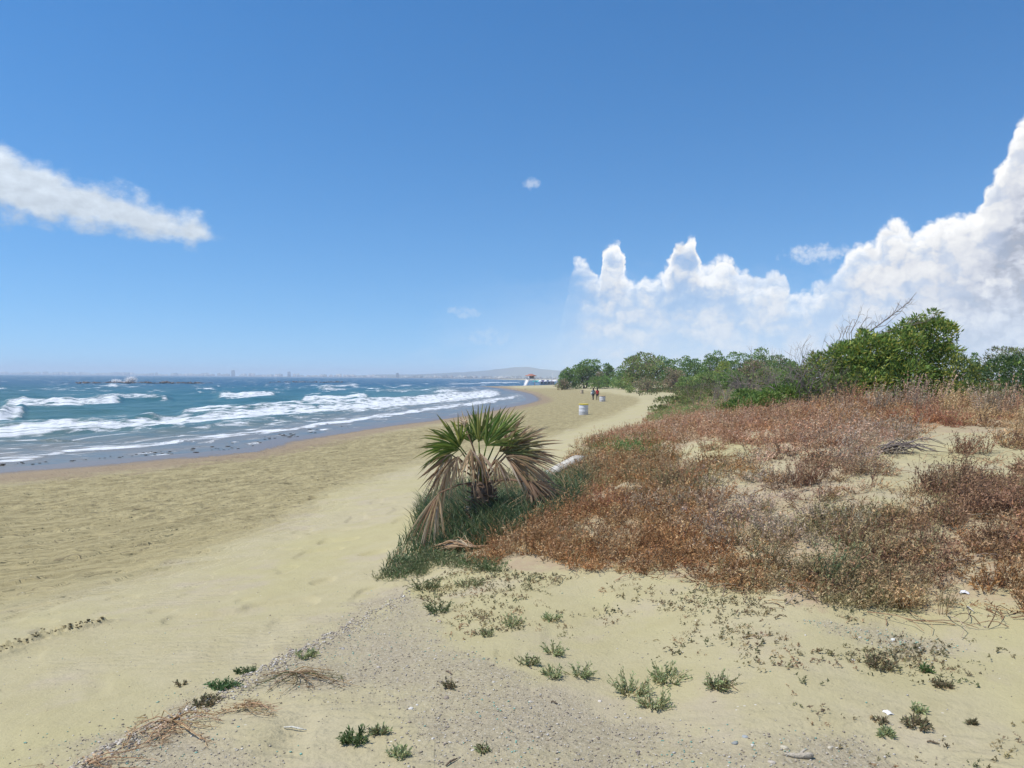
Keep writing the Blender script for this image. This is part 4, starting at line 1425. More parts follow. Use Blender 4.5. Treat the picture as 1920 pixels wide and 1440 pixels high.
def far_tree(name, label, cat, px, top, w, D, pal, pal2, n, leaf, group=None, squash=1.0, trunk=True, twig=0, stem=.0):
    x = at_d(px, 700, D)[0]
    z = float(ground_z(x, D)[0])
    zt = at_d(px, top, D)[2]
    H = zt - z
    Wm = w * D / FPX
    t = thing(name, label, cat, (x, D, z), 0, group)
    lobes = []
    for lev, (zc, wr, m) in enumerate(((.20, .98, 6), (.42, 1.0, 6), (.62, .86, 5), (.80, .52, 3))):
        for i in range(m):
            xx = ((i + .5) / m * 2 - 1) * wr * .5 * Wm * .78 + rng.normal(0, .05) * Wm
            sz = Wm * rng.uniform(.13, .22)
            lobes.append((A(xx, rng.uniform(-.28, .28) * Wm, H * (zc + rng.normal(0, .055))), A(sz, sz, min(sz * 1.1, H * rng.uniform(.14, .22)))))
    b = MB()
    crown_leaves(b, lobes, int(n * 1.6), leaf * 1.15, leaf * .7, pal * A(1.9, 1.85, 1.5), None if pal2 is None else pal2 * A(1.8, 1.75, 1.5))
    if twig:
        for i in range(twig):
            a = rng.uniform(0, 6.28)
            p = A(math.cos(a) * Wm * .3 * rng.uniform(0, 1.3), math.sin(a) * Wm * .3, H * .02)
            grow(b, p, A(math.cos(a) * .5, math.sin(a) * .3, 1), H * .4, .05, 2, A(.17, .14, .12), kids=3, nseg=3, sides=3)
    b.obj('crown', M_LEAF, t)
    q = MB()
    for i in range(3):
        grow(q, A(rng.normal(0, .05) * Wm, 0, -.1), A(rng.normal(0, .35), rng.normal(0, .3), 1), H * .45, H * .028, 2, A(.12, .095, .075), kids=3, nseg=4, sides=5)
    q.obj('trunk', M_BARK, t)


GT = 'trees along the back of the beach'
TREES = [
    ('small round dark tree at the left end of the wood', 1064, 690, 36, 215, TG, TG2, 1500, .38),
    ('broad domed tree, second from the left end of the wood', 1099, 676, 66, 222, TG, TG2, 3600, .40),
    ('slim upright tree sticking up between two wider trees', 1141, 680, 28, 236, TG, None, 1500, .38),
    ('low spreading dark tree filling the gap behind the two walkers', 1170, 692, 54, 230, TG, TG2, 1900, .40),
    ('tallest olive green tree standing forward over grey twigs', 1204, 663, 82, 168, TG2, TB, 4600, .33),
    ('dark green tree just right of the tallest olive tree', 1252, 673, 52, 182, TG, TG2, 2600, .34),
    ('wide dark tree in the middle of the wood', 1295, 670, 62, 188, TG, None, 3000, .34),
    ('rounded dark tree forming the highest point of the wood', 1337, 661, 58, 172, TG, TG2, 2800, .33),
    ('flat topped dark tree behind the yellow green bush', 1392, 667, 58, 162, TG, TG2, 2600, .32),
    ('wide flat dark tree right of the flat topped one', 1430, 665, 66, 150, TG, TG2, 2900, .30),
    ('dark tree half hidden by grey dead twigs at the dune crest', 1466, 669, 60, 140, TG, TB, 2400, .30),
    ('distant pointed dark tree seen right of the big bush', 1826, 660, 30, 110, TG, None, 1100, .24),
]
for lab, px, top, w, D, pal, pal2, n, leaf in TREES:
    far_tree('tree', lab, 'tree', px, top, w, D, pal, pal2, n, leaf, GT, stem=.05)
GB = 'bushes in front of the wood'
BUSHES = [
    ('low dark bush at the foot of the leftmost tree', 1056, 712, 26, 208, TB, TG, 700, .34, 6),
    ('low green bush under the slim upright tree', 1130, 706, 60, 214, TG, TG2, 1300, .36, 0),
    ('brown dying bush beside the slim upright tree', 1124, 697, 26, 218, TB, None, 500, .32, 3),
    ('low green bush right behind the walkers', 1168, 711, 44, 196, TG2, TG, 1100, .32, 0),
    ('grey twiggy bush under the tallest olive tree', 1212, 708, 56, 158, TB, TG2, 900, .24, 16),
    ('grey brown dead bush right of the tallest olive tree', 1262, 692, 44, 160, TB, None, 1100, .26, 10),
    ('green bush on the dune foot left of the yellow green bush', 1290, 706, 48, 128, TG2, TG, 1500, .24, 0),
    ('bright yellow green bush among the dark trees', 1357, 674, 34, 150, TY, TG2, 1300, .27, 0),
    ('mid green bush on the rise below the yellow green bush', 1325, 698, 56, 112, TG2, TG, 1700, .22, 2),
    ('dark green bush at the centre of the dune rise', 1372, 694, 56, 98, TG, TG2, 1800, .20, 2),
    ('brown and green bush beneath the flat topped tree', 1408, 676, 56, 112, TB, TG, 1900, .22, 8),
    ('olive bush with grey twigs before the wide flat tree', 1440, 690, 66, 84, TG2, TB, 2200, .17, 10),
    ('green bush behind the grey dead shrubs on the crest', 1490, 684, 70, 64, TG, TG2, 2400, .14, 4),
    ('small rounded green bush on the sandy dune foot', 1182, 724, 20, 150, TG2, None, 300, .2, 0),
]
for lab, px, top, w, D, pal, pal2, n, leaf, tw in BUSHES:
    far_tree('bush', lab, 'bush', px, top, w, D, pal, pal2, n, leaf, GB, twig=tw)


def lobes_px(items, D, org):
    out = []
    for px, py, rx, ry, dy in items:
        c = at_d(px, py, D + dy) - org
        k = (D + dy) / FPX
        out.append((c, A(rx * k, (rx + ry) * .45 * k, ry * k)))
    return out


LG = A((.17, .27, .055), (.22, .33, .07), (.125, .21, .05), (.27, .36, .085), (.145, .245, .06))
LY = A((.42, .42, .07), (.36, .40, .075), (.46, .44, .10))
LD = A((.06, .12, .045), (.075, .14, .05), (.095, .155, .06))


def near_bush(name, label, cat, items, D, n, leaf, wid, pal, pal2, base, group=None, stems=6, stemh=.5):
    o = at_d(base[0], base[1], D)
    o[2] = ground_z(o[0], o[1])[0]
    t = thing(name, label, cat, o, 0, group)
    b = MB()
    crown_leaves(b, lobes_px(items, D, o), n, leaf, wid, pal, pal2, hang=.15)
    b.obj('foliage', M_LEAF, t)
    wd = (max(i[0] + i[2] for i in items) - min(i[0] - i[2] for i in items)) * D / FPX
    for i in range(stems):
        q = MB()
        x = rng.uniform(-.35, .35) * wd
        grow(q, A(x, rng.normal(0, .1), -.05), A(rng.normal(0, .4), rng.normal(0, .3), 1), stemh, .02, 2, A(.15, .12, .095), kids=3, nseg=4, sides=4)
        q.obj('stem', M_BARK, t)
    return t, o


near_bush('acacia_bush', 'large glossy green bush crowning the dune under bare branches', 'bush',
          [(1545, 700, 38, 34, .0), (1590, 690, 44, 42, -.2), (1640, 680, 50, 48, -.3), (1690, 665, 46, 46, -.2), (1740, 640, 38, 36, .1), (1765, 630, 26, 26, .2), (1770, 690, 34, 44, -.1),
           (1700, 715, 50, 36, -.6), (1630, 725, 50, 28, -.7), (1570, 728, 42, 22, -.6), (1640, 655, 34, 18, .3), (1720, 625, 26, 18, .3), (1600, 662, 30, 16, .3), (1755, 612, 24, 12, .3), (1660, 715, 90, 40, .5), (1720, 690, 70, 50, .6), (1590, 715, 70, 35, .4), (1770, 725, 36, 26, -.2), (1740, 740, 60, 16, -.5)] + [(float(x), float(np.interp(x, [1520, 1560, 1620, 1690, 1740, 1775, 1800], [688, 660, 642, 620, 600, 600, 650])) + rng.normal(2, 7), rng.uniform(6, 13), rng.uniform(5, 11), rng.normal(0, .3)) for x in rng.uniform(1520, 1800, 26)],
          20, 26000, .13, .036, LG, LY, (1650, 748), None, 9, .9)
near_bush('bush', 'light green bush against the right flank of the large glossy bush', 'bush',
          [(1800, 705, 26, 34, 0), (1830, 715, 28, 28, .3), (1858, 712, 26, 26, .2), (1815, 735, 34, 18, -.5), (1862, 738, 30, 16, -.5)], 19, 3600, .10, .022, A((.11, .17, .05), (.14, .20, .06), (.09, .14, .04)), LY, (1830, 750), 'bushes on the dune crest')
near_bush('bush', 'dark green bush at the right edge of the picture on the crest', 'bush',
          [(1880, 700, 30, 30, 0), (1920, 702, 34, 36, .1), (1955, 700, 34, 36, .1), (1905, 728, 34, 24, -.4), (1950, 735, 34, 24, -.4)], 17, 4200, .10, .024, LD, LG, (1915, 752), 'bushes on the dune crest')
near_bush('bush', 'thin yellowish tree top behind the dark bush at the right edge', 'bush',
          [(1880, 665, 30, 13, 0), (1905, 668, 26, 14, .2), (1860, 678, 22, 10, .3), (1890, 690, 40, 14, 0), (1930, 672, 26, 18, .3)], 30, 2200, .11, .03, A((.16, .15, .06), (.20, .18, .09), (.11, .12, .05)), LG, (1890, 740), 'bushes on the dune crest', 5, 1.0)
near_bush('bush', 'low bright green creeping bush left of the large glossy bush', 'bush',
          [(1480, 742, 34, 16, 0), (1440, 750, 30, 14, -.3), (1510, 732, 30, 18, .2), (1455, 735, 26, 12, .4), (1415, 757, 24, 9, -.4)], 19, 4200, .09, .026, LG, A((.16, .24, .06), (.12, .20, .05)), (1460, 765), 'bushes on the dune crest', 4, .3)
near_bush('bush', 'low dark green leafy bush nearest the rusty scrub edge', 'bush',
          [(1385, 760, 22, 9, 0), (1410, 752, 26, 11, .2), (1365, 766, 18, 7, -.2), (1400, 742, 26, 10, .8)], 20, 2000, .09, .026, LG, LD, (1390, 772), 'bushes on the dune crest', 3, .2)
near_bush('bush', 'yellow green creeping bush on the far dune foot by the sand', 'bush',
          [(1262, 752, 34, 7, 0), (1290, 744, 30, 8, 2), (1235, 768, 20, 7, -3), (1320, 738, 30, 8, 4)], 52, 2400, .16, .06, A((.17, .19, .06), (.13, .16, .05), (.20, .20, .08)), LG, (1270, 760), 'bushes on the dune crest', 3, .2)
near_bush('bush', 'low olive creeping bush on sand before the grey twigs', 'bush',
          [(1250, 733, 30, 4, 0), (1290, 731, 34, 5, 3), (1215, 738, 18, 4, -3), (1330, 728, 30, 7, 4)], 105, 2000, .26, .12, A((.17, .17, .07), (.14, .14, .06), (.20, .18, .09)), TG2, (1262, 738), 'bushes on the dune crest', 3, .2)


def twig_bush(label, px, base_py, top, w, D, n, col, depth=3, r=.012, lean=.2, spread=.55, group='dead shrubs on the dune crest', name='dead_shrub', cat='dead shrub', kids=3):
    o = at_d(px, base_py, D)
    o[2] = ground_z(o[0], o[1])[0] - .02
    H = at_d(px, top, D)[2] - o[2]
    Wm = w * D / FPX
    t = thing(name, label, cat, o, 0, group)
    for i in range(n):
        q = MB()
        x = rng.uniform(-.5, .5) * Wm
        d = A(lean + rng.normal(0, .35) + x / Wm * .5, rng.normal(0, .3), 1)
        grow(q, A(x, rng.normal(0, .15), 0), d, H * .46 * rng.uniform(.7, 1.15), r, depth - 1, col, spread, .12, kids, 4, 4)
        q.obj('branch', M_BARK, t)
    return t


GC = A(.25, .21, .185)
twig_bush('grey dead shrub with fine bare twigs left of the large glossy bush', 1520, 735, 632, 70, 19, 14, GC, 4, .016)
twig_bush('low grey dead shrub farther left along the crest', 1455, 730, 668, 90, 26, 18, GC, 4, .02)
twig_bush('dark twiggy dead shrub tucked against the glossy bush', 1548, 745, 676, 60, 18.5, 14, A(.13, .105, .09), 4, .011)
twig_bush('grey dead shrub before the green creeping bush', 1372, 748, 700, 80, 42, 14, GC, 4, .018)
twig_bush('reddish grey dead shrub at the left end of the crest', 1325, 748, 706, 50, 48, 10, A(.22, .165, .135), 4, .018)
twig_bush('pale dead twigs rising behind the bush at the right edge', 1895, 735, 652, 50, 24, 6, GC, 3, .01)


def bare_branches():
    D = 20.3
    o = at_d(1590, 660, D)
    t = thing('bare_branch', 'long bare dead branch reaching up right above the large bush', 'branch', o)
    q = MB()
    main = A(*[at_d(x, y, D) - o for x, y in [(1588, 662), (1606, 642), (1630, 622), (1655, 604), (1680, 585), (1697, 572), (1711, 560)]])
    q.tube(main, [.026, .022, .018, .014, .010, .007, .004], 5, GC * .9)
    q.obj('limb', M_BARK, t)
    f = MB()
    for p0, pts in [((1655, 604), [(1668, 596), (1680, 580), (1686, 566)]), ((1640, 615), [(1660, 610), (1682, 590)]), ((1680, 585), [(1692, 583), (1698, 590)]), ((1622, 630), [(1640, 628), (1668, 610)]), ((1670, 592), [(1686, 588), (1701, 568)])]:
        f.tube(A(*[at_d(x, y, D + rng.normal(0, .05)) - o for x, y in [p0] + pts]), np.linspace(.009, .004, len(pts) + 1), 4, GC)
    for i in range(40):
        u = rng.uniform(1, 5.9)
        p = main[int(u)] + (main[min(int(u) + 1, 6)] - main[int(u)]) * (u % 1)
        grow(f, p, A(rng.normal(.3, .5), rng.normal(0, .4), rng.normal(.6, .5)), rng.uniform(.1, .28), .005, 1, GC, .5, .1, 2, 3, 3)
    f.obj('twig', M_BARK, t)
    o = at_d(1592, 665, D - .2)
    t = thing('bare_branch', 'cluster of curled bare twigs at the left of the long branch', 'branch', o)
    for (x, y) in [(1598, 600), (1612, 590), (1588, 612), (1624, 596), (1578, 622), (1605, 604), (1634, 604), (1568, 640), (1556, 652)]:
        f = MB()
        a = at_d(1590 + (x - 1596) * .4, 660, D - .2) - o
        c = at_d(x, y, D - .2 + rng.normal(0, .15)) - o
        m = (a + c) / 2 + A(-.10, 0, .05)
        e = c + A(.14, 0, -.02)
        f.tube([a, m, c, (c + e) / 2 + A(0, 0, .025), e], [.010, .008, .006, .004, .003], 4, GC)
        for k in range(3):
            grow(f, m + (c - m) * rng.uniform(0, 1), A(rng.normal(0, .5), rng.normal(0, .4), .7), .2, .005, 1, GC, .5, .1, 2, 3, 3)
        f.obj('twig', M_BARK, t)
    o = at_d(1600, 655, D + .1)
    t = thing('bare_branch', 'bare branch lying along the top of the large bush', 'branch', o)
    f = MB()
    line = A(*[at_d(x, y, D - .55) - o for x, y in [(1590, 652), (1625, 636), (1665, 622), (1700, 612), (1730, 604), (1745, 600)]])
    f.tube(line, [.016, .014, .012, .009, .006, .004], 5, GC)
    f.obj('limb', M_BARK, t)
    f = MB()
    for i in range(16):
        u = rng.uniform(.5, 4.9)
        p = line[int(u)] + (line[int(u) + 1] - line[int(u)]) * (u % 1)
        grow(f, p, A(.6, rng.normal(0, .3), rng.uniform(.1, 1)), rng.uniform(.15, .3), .005, 1, GC, .4, .1, 2, 3, 3)
    f.obj('twig', M_BARK, t)


bare_branches()


def crest_herbs():
    """tall dry brown herbs in front of the bushes, one thing each"""
    spots = [(1560, 752, 712, 'left of', DARKB), (1605, 756, 716, '', PINK), (1655, 760, 706, '', GREYB), (1700, 758, 700, '', GREYB), (1742, 756, 702, '', PINK), (1795, 760, 722, '', STRAW),
             (1840, 765, 718, '', STRAW), (1880, 768, 712, '', GREYB), (1915, 772, 705, '', PINK)]
    labs = ['dark brown dry herb at the left foot of the large glossy bush', 'pinkish dry herb beneath the left part of the large glossy bush', 'grey brown dry herb under the middle of the large glossy bush',
            'tall grey brown seed head below the right part of the large bush', 'pinkish dry herb below the right corner of the large glossy bush', 'straw coloured dry herb in front of the light green bush',
            'straw coloured dry herb between light green and dark green bushes', 'grey brown dry herb before the dark bush near the right edge', 'pinkish dry herb rising at the very right edge of the crest']
    for (px, by, top, _, pal), lab in zip(spots, labs):
        o = on_ground(px, by + 14)
        o = at_d(px, by, min(max(o[1], 13.5), 17))
        o[2] = ground_z(o[0], o[1])[0]
        H = max(.3, at_d(px, top, o[1])[2] - o[2])
        t = thing('dry_herb', lab, 'dry plant', o, 0, 'tall dry herbs along the crest')
        n = 26
        tp = [sprig_template(12, H, .5, 26, .035, .018) for _ in range(3)]
        P = np.stack([rng.normal(0, .22, 7), rng.normal(0, .2, 7), np.zeros(7)], 1)
        V, F, C = scatter(tp, P, rng.uniform(.65, 1.05, 7), rng.uniform(0, 6.3, 7), pick(pal, 7))
        add('stem', np_mesh('stem', V, [F], M_DRY, C), t)


crest_herbs()


def slope_shrubs():
    items = [('dark brown round shrub on the slope below the pale sand ledge', 1502, 912, 74, 62, DARKB, 'shrub'), ('bushy brown shrub standing on the bare pale sand patch', 1765, 925, 86, 70, np.vstack([DARKB, OLIVE]), 'shrub'),
             ('dark olive shrub low on the right slope beneath the sand patch', 1790, 985, 70, 40, np.vstack([OLIVE, DARKB]), 'shrub'), ('grey green shrub low in the olive scrub right of centre', 1560, 1075, 110, 70, np.vstack([OLIVE, BLUEG * .8]), 'shrub'),
             ('olive green shrub in the rusty scrub right of the concrete post', 1245, 915, 90, 60, np.vstack([OLIVE, DARKB]), 'shrub'), ('thin upright brown stalks on top of the pale sand patch', 1822, 850, 60, 44, DARKB, 'shrub'),
             ('dark shrub at the right edge half way down the slope', 1880, 960, 80, 60, DARKB, 'shrub'), ('rusty orange shrub at the lower right edge of the slope', 1885, 1100, 80, 70, RUST, 'shrub'),
             ('grey brown shrub beside the heap of dead branches', 1610, 890, 70, 50, np.vstack([GREYB, DARKB]), 'shrub'), ('pale straw grass tuft at the lower edge of the scrub', 1700, 1140, 40, 46, STRAW, 'grass tuft')]
    for lab, px, py, w, h, pal, cat in items:
        o = on_ground(px, py)
        k = o[1] / FPX
        t = thing('dune_shrub' if cat == 'shrub' else 'grass_tuft', lab, cat, o, 0, 'shrubs on the dune slope')
        W_, H = w * k, h * k
        tp = [sprig_template(12, H, .7, 12, .024, .010) for _ in range(4)]
        n = 10
        P = np.stack([rng.normal(0, .24 * W_, n), rng.normal(0, .24 * W_, n), np.zeros(n)], 1)
        V, F, C = scatter(tp, P, rng.uniform(.6, 1.1, n), rng.uniform(0, 6.3, n), pick(pal, n))
        add('stem', np_mesh('stem', V, [F], M_DRY, C), t)
    # heap of dead grey branches
    o = on_ground(1690, 850)
    t = thing('dead_branches', 'heap of grey dead branches lying across the pale sand patch', 'dead branches', o, 0)
    k = o[1] / FPX
    for i in range(26):
        q = MB()
        a = at_d(1655 + rng.normal(0, 8), 848 + rng.normal(0, 5), o[1]) - o
        ang = rng.uniform(-.55, .35)
        L = rng.uniform(40, 120) * k
        d = A(math.cos(ang), .5 * math.sin(ang * 2), .25 * math.sin(ang + .4))
        pts = [a + d * L * u + A(0, 0, .12 * math.sin(u * 3.0) * rng.uniform(.3, 1)) for u in np.linspace(0, 1, 6)]
        for p in pts:
            p[2] = max(p[2], ground_z(p[0] + o[0], p[1] + o[1])[0] - o[2] + .012)
        q.tube(pts, np.linspace(.009, .003, 6), 4, A(.22, .18, .16) * rng.uniform(.6, 1.4))
        q.obj('branch', M_BARK, t)


slope_shrubs()


# ------------------------------------------------------------------ people, bins, tower, umbrellas
def bin_(label, px, py, w, h, body, rim, D=None, dirt=.25):
    o = on_ground(px, py)
    k = o[1] / FPX
    R, H = w * k / 2, h * k
    t = thing('litter_bin', label, 'bin', o, 0, 'litter bins on the beach')
    b = MB()
    prof = [(R * .97, -.05), (R * .98, H * .05), (R * 1.0, H * .10), (R * .985, H * .30), (R * 1.01, H * .33), (R * .985, H * .36), (R * .985, H * .62), (R * 1.01, H * .65), (R * .985, H * .68), (R * .99, H * .92)]
    b.lathe(prof, 28, (0, 0, 0), body)
    V = b.V[0]
    c = np.repeat(A(body)[None] if False else np.asarray(body, float)[None], len(V), 0)
    st = dirt * sstep(.45 * H, 0, V[:, 2]) * (0.4 + fbm(np.arctan2(V[:, 1], V[:, 0]) * 2, V[:, 2] * 6, 400 + int(px), 3))
    b.C[0] = c * (1 - st[:, None]) + A(.25, .20, .13) * st[:, None]
    b.obj('drum', M_PAINT, t, True)
    q = MB()
    q.lathe([(R * .99, H * .90), (R * 1.05, H * .91), (R * 1.07, H * .955), (R * 1.05, H), (R * .95, H), (R * .93, H * .95)], 28, (0, 0, 0), rim)
    q.obj('rim', M_PAINT, t, True)
    q = MB()
    q.lathe([(R * .93, H * .97), (R * .90, H * .55), (R * .02, H * .5)], 28, (0, 0, 0), (.06, .06, .06))
    q.obj('liner', M_PLAST, t, True)


bin_('white drum bin with yellow rim, nearest of the bins on the beach', 1094, 778, 17.5, 21, (.66, .66, .68), (.62, .50, .06))
bin_('white drum bin just right of the two walkers', 1129.5, 753, 11.5, 11, (.62, .60, .60), (.45, .30, .16))
bin_('small tan bin farther up the beach left of the walkers', 1091, 738, 6, 7, (.50, .40, .28), (.25, .18, .12))
bin_('small cream bin farthest away, by the leftmost tree', 1045.5, 731, 5, 6.5, (.62, .54, .30), (.55, .45, .15))


def person(label, px, py, hpx, heading, top, bottom, hair, extra=None, phase=1):
    o = on_ground(px, py)
    H = hpx * o[1] / FPX
    t = thing('person', label, 'person', o, heading, 'two people walking on the beach')
    s_ = H / 1.70
    P = dict(pel=(0, 0, .93), sp1=(0, 0, 1.08), sp2=(0, .01, 1.24), neck=(0, .01, 1.43), head=(0, .03, 1.52), crown=(0, .03, 1.64))
    for sd, n in ((-1, 'l'), (1, 'r')):
        f = phase * sd
        P['hip' + n] = (.09 * sd, 0, .90)
        P['knee' + n] = (.10 * sd, .16 * f if f > 0 else -.06, .49 if f > 0 else .48)
        P['ank' + n] = (.10 * sd, .22 * f if f > 0 else -.27, .07 if f > 0 else .13)
        P['toe' + n] = (.105 * sd, P['ank' + n][1] + .17, .03)
        P['sho' + n] = (.17 * sd, 0, 1.38)
        P['elb' + n] = (.23 * sd, -.10 * f, 1.11)
        P['wri' + n] = (.25 * sd, -.06 * f + .10, .89)
        P['han' + n] = (.25 * sd, -.06 * f + .15, .80)
    rad = dict(pel=.135, sp1=.125, sp2=.135, neck=.055, head=.095, crown=.085, hip=.095, knee=.06, ank=.042, toe=.035, sho=.062, elb=.043, wri=.030, han=.032)
    E = [('pel', 'sp1'), ('sp1', 'sp2'), ('sp2', 'neck'), ('neck', 'head'), ('head', 'crown')]
    for n in 'lr':
        E += [('pel', 'hip' + n), ('hip' + n, 'knee' + n), ('knee' + n, 'ank' + n), ('ank' + n, 'toe' + n), ('sp2', 'sho' + n), ('sho' + n, 'elb' + n), ('elb' + n, 'wri' + n), ('wri' + n, 'han' + n)]
    bm = bmesh.new()
    sk = bm.verts.layers.skin.verify()
    vs = {}
    for kx, c in P.items():
        v = bm.verts.new(A(*c) * s_)
        rr = rad.get(kx, rad.get(kx[:-1], .05)) * s_
        v[sk].radius = (rr, rr)
        v[sk].use_root = kx == 'pel'
        vs[kx] = v
    for a, b_ in E:
        bm.edges.new((vs[a], vs[b_]))
    me = bpy.data.meshes.new('body')
    bm.to_mesh(me)
    bm.free()
    me.materials.append(M_SKIN)
    a = me.attributes.new('col', 'FLOAT_COLOR', 'POINT')
    a.data.foreach_set('color', np.tile(A(.30, .17, .11, 1.0), len(me.vertices)).astype(np.float32))
    ob = add('body', me, t)
    m = ob.modifiers.new('skin', 'SKIN')
    m.use_smooth_shade = True
    sm = ob.modifiers.new('sub', 'SUBSURF')
    sm.levels = sm.render_levels = 2
    # clothes follow the body as slightly larger sleeves of cloth

    def cloth(name, rings, col, n=12):
        b = MB()
        V, F = [], []
        for (cx, cy, cz_, rx, ry) in rings:
            for j in range(n):
                w = 2 * math.pi * j / n
                V.append(A(cx + rx * math.cos(w), cy + ry * math.sin(w), cz_) * s_)
        for i in range(len(rings) - 1):
            for j in range(n):
                F.append([i * n + j, i * n + (j + 1) % n, (i + 1) * n + (j + 1) % n, (i + 1) * n + j])
        b.raw(V, F, col)
        b.obj(name, M_CLOTH, t, True)
    cloth('shirt', [(0, 0, .88, .185, .15), (0, 0, 1.0, .17, .145), (0, 0, 1.15, .17, .145), (0, .005, 1.30, .195, .15), (0, .01, 1.39, .20, .12), (0, .01, 1.44, .09, .08)], top)
    for sd, n in ((-1, 'l'), (1, 'r')):
        a_, b_ = A(*P['sho' + n]), A(*P['elb' + n])
        q = MB()
        q.tube([a_ * s_, (a_ * .35 + b_ * .65) * s_], [.078 * s_, .062 * s_], 10, top)
        q.obj('sleeve', M_CLOTH, t, True)
        a_, b_ = A(*P['hip' + n]), A(*P['knee' + n])
        q = MB()
        q.tube([(a_ + A(0, 0, .07)) * s_, a_ * s_, (a_ * .3 + b_ * .7) * s_], [.125 * s_, .115 * s_, .085 * s_], 10, bottom)
        q.obj('shorts', M_CLOTH, t, True)
    q = MB()
    V, F = icorock(A(.225, .25, .30) * s_, 3, 2, .06, 1.0)
    V = V + A(0, .005, 1.59) * s_
    q.raw(V, F, hair)
    q.tube([A(0, -.06, 1.60) * s_, A(0, -.10, 1.46) * s_, A(0, -.10, 1.34) * s_], [.10 * s_, .09 * s_, .04 * s_], 8, hair)
    q.obj('hair', M_CLOTH, t, True)
    if extra:
        q = MB()
        q.box(A(*extra[0]) * s_, A(*extra[1]) * s_, extra[2], 0, .8)
        q.obj('bag', M_CLOTH, t)


person('walker in a pale grey and dark top with dark hair, left of the pair', 1112.3, 750, 22, 0.1, (.16, .21, .24), (.07, .07, .09), (.02, .016, .013), ((-.26, .05, .95), (.16, .22, .36), (.62, .64, .66)), 1)
person('walker in a red top with dark hair, right of the pair', 1119.8, 750.5, 22.3, -0.05, (.50, .05, .05), (.06, .05, .07), (.02, .016, .013), None, -1)


def lifeguard_tower():
    D = 386
    x = at_d(995, 722, D)[0]
    z = float(ground_z(x, D)[0])
    t = thing('lifeguard_tower', 'white lifeguard tower with red hipped roof at the water edge', 'lifeguard tower', (x, D, z))
    W = (.72, .71, .70)
    for sx in (-1, 1):
        for sy in (-1, 1):
            b = MB()
            b.box((sx * 2.0, sy * 1.7, 1.6), (.28, .28, 3.3), W)
            b.obj('leg', M_PAINT, t)
    b = MB()
    b.box((0, 0, 3.3), (5.0, 4.4, .22), W)
    b.obj('deck', M_PAINT, t)
    for sx in (-1, 1):
        for sy in (-1, 1):
            b = MB()
            b.box((sx * 1.75, sy * 1.5, 4.1), (.2, .2, 1.4), W)
            b.obj('post', M_PAINT, t)
    b = MB()
    b.box((.5, .9, 4.05), (2.3, 1.1, 1.25), (.50, .50, .50))
    b.box((.5, .34, 4.25), (1.9, .03, .6), (.05, .07, .09))
    b.obj('cabin', M_PAINT, t)
    b = MB()
    R, e = [(-3.0, -2.7), (3.0, -2.7), (3.0, 2.7), (-3.0, 2.7)], 4.8
    V = [(a, c, e) for a, c in R] + [(a, c, e - .12) for a, c in R] + [(-.7, 0, 5.75), (.7, 0, 5.75)]
    b.raw(V, [[0, 4, 5, 1], [1, 5, 6, 2], [2, 6, 7, 3], [3, 7, 4, 0], [4, 7, 6, 5], [0, 1, 9, 8], [2, 3, 8, 9]], (.36, .14, .09))
    b.F3.append(np.array([[1, 2, 9], [3, 0, 8]]))
    b.obj('roof', M_PAINT, t)
    for yy in (-2.1, 2.1):
        for zz in (3.75, 4.2):
            b = MB()
            b.box((0, yy, zz), (4.9, .06, .06), W)
            b.obj('rail', M_PAINT, t)
    st = add('stair', None, t)
    b = MB()                       # broad white stair down to the sand on the left
    V = [(-2.2, -2.1, 3.4), (-.6, -2.1, 3.4), (-2.1, -4.6, 0.0), (-3.7, -4.6, 0.0)]
    V2 = [(a, c, d - .35) for a, c, d in V]
    b.raw(V + V2, [[0, 1, 2, 3], [4, 7, 6, 5], [0, 4, 5, 1], [1, 5, 6, 2], [2, 6, 7, 3], [3, 7, 4, 0]], (.80, .80, .80))
    b.obj('ramp', M_PAINT, st)
    for sx in (0, 1.6):
        b = MB()
        b.tube([(-2.2 + sx, -2.1, 4.2), (-3.7 + sx, -4.6, .9)], [.05, .05], 5, W)
        b.obj('handrail', M_PAINT, st)


lifeguard_tower()

UMB = [(1003, 408, (.05, .38, .36), 'turquoise parasol, leftmost beside the lifeguard tower', 9), (1008.5, 420, (.08, .45, .42), 'turquoise parasol, second from the lifeguard tower', 9), (1013, 404, (.75, .75, .76), 'low white parasol right of the turquoise ones', 8),
       (1018, 424, (.10, .07, .22), 'purple parasol in the middle of the row', 9), (1023, 410, (.70, .70, .72), 'white parasol between purple and navy ones', 8), (1027.5, 426, (.04, .06, .16), 'navy parasol right of the purple one', 9),
       (1032, 408, (.60, .62, .66), 'pale grey parasol beside the mast', 8), (1037, 424, (.66, .60, .62), 'pinkish white parasol right of the mast', 8), (1041, 412, (.72, .72, .74), 'white parasol, rightmost of the row by the trees', 8)]
for px, D, col, lab, wpx in UMB:
    x = at_d(px, 720, D)[0]
    z = float(ground_z(x, D)[0])
    t = thing('parasol', lab, 'parasol', (x, D, z), 0, 'parasols by the lifeguard tower')
    R = wpx * D / FPX / 2
    b = MB()
    b.lathe([(.02, 2.75), (R * .5, 2.45), (R, 2.0), (R * .98, 1.85)], 8, (0, 0, 0), col)
    b.obj('canopy', M_CLOTH, t)
    b = MB()
    b.tube([(0, 0, 0), (0, 0, 2.75)], [.03, .03], 6, (.6, .6, .6))
    b.obj('pole', M_PAINT, t)
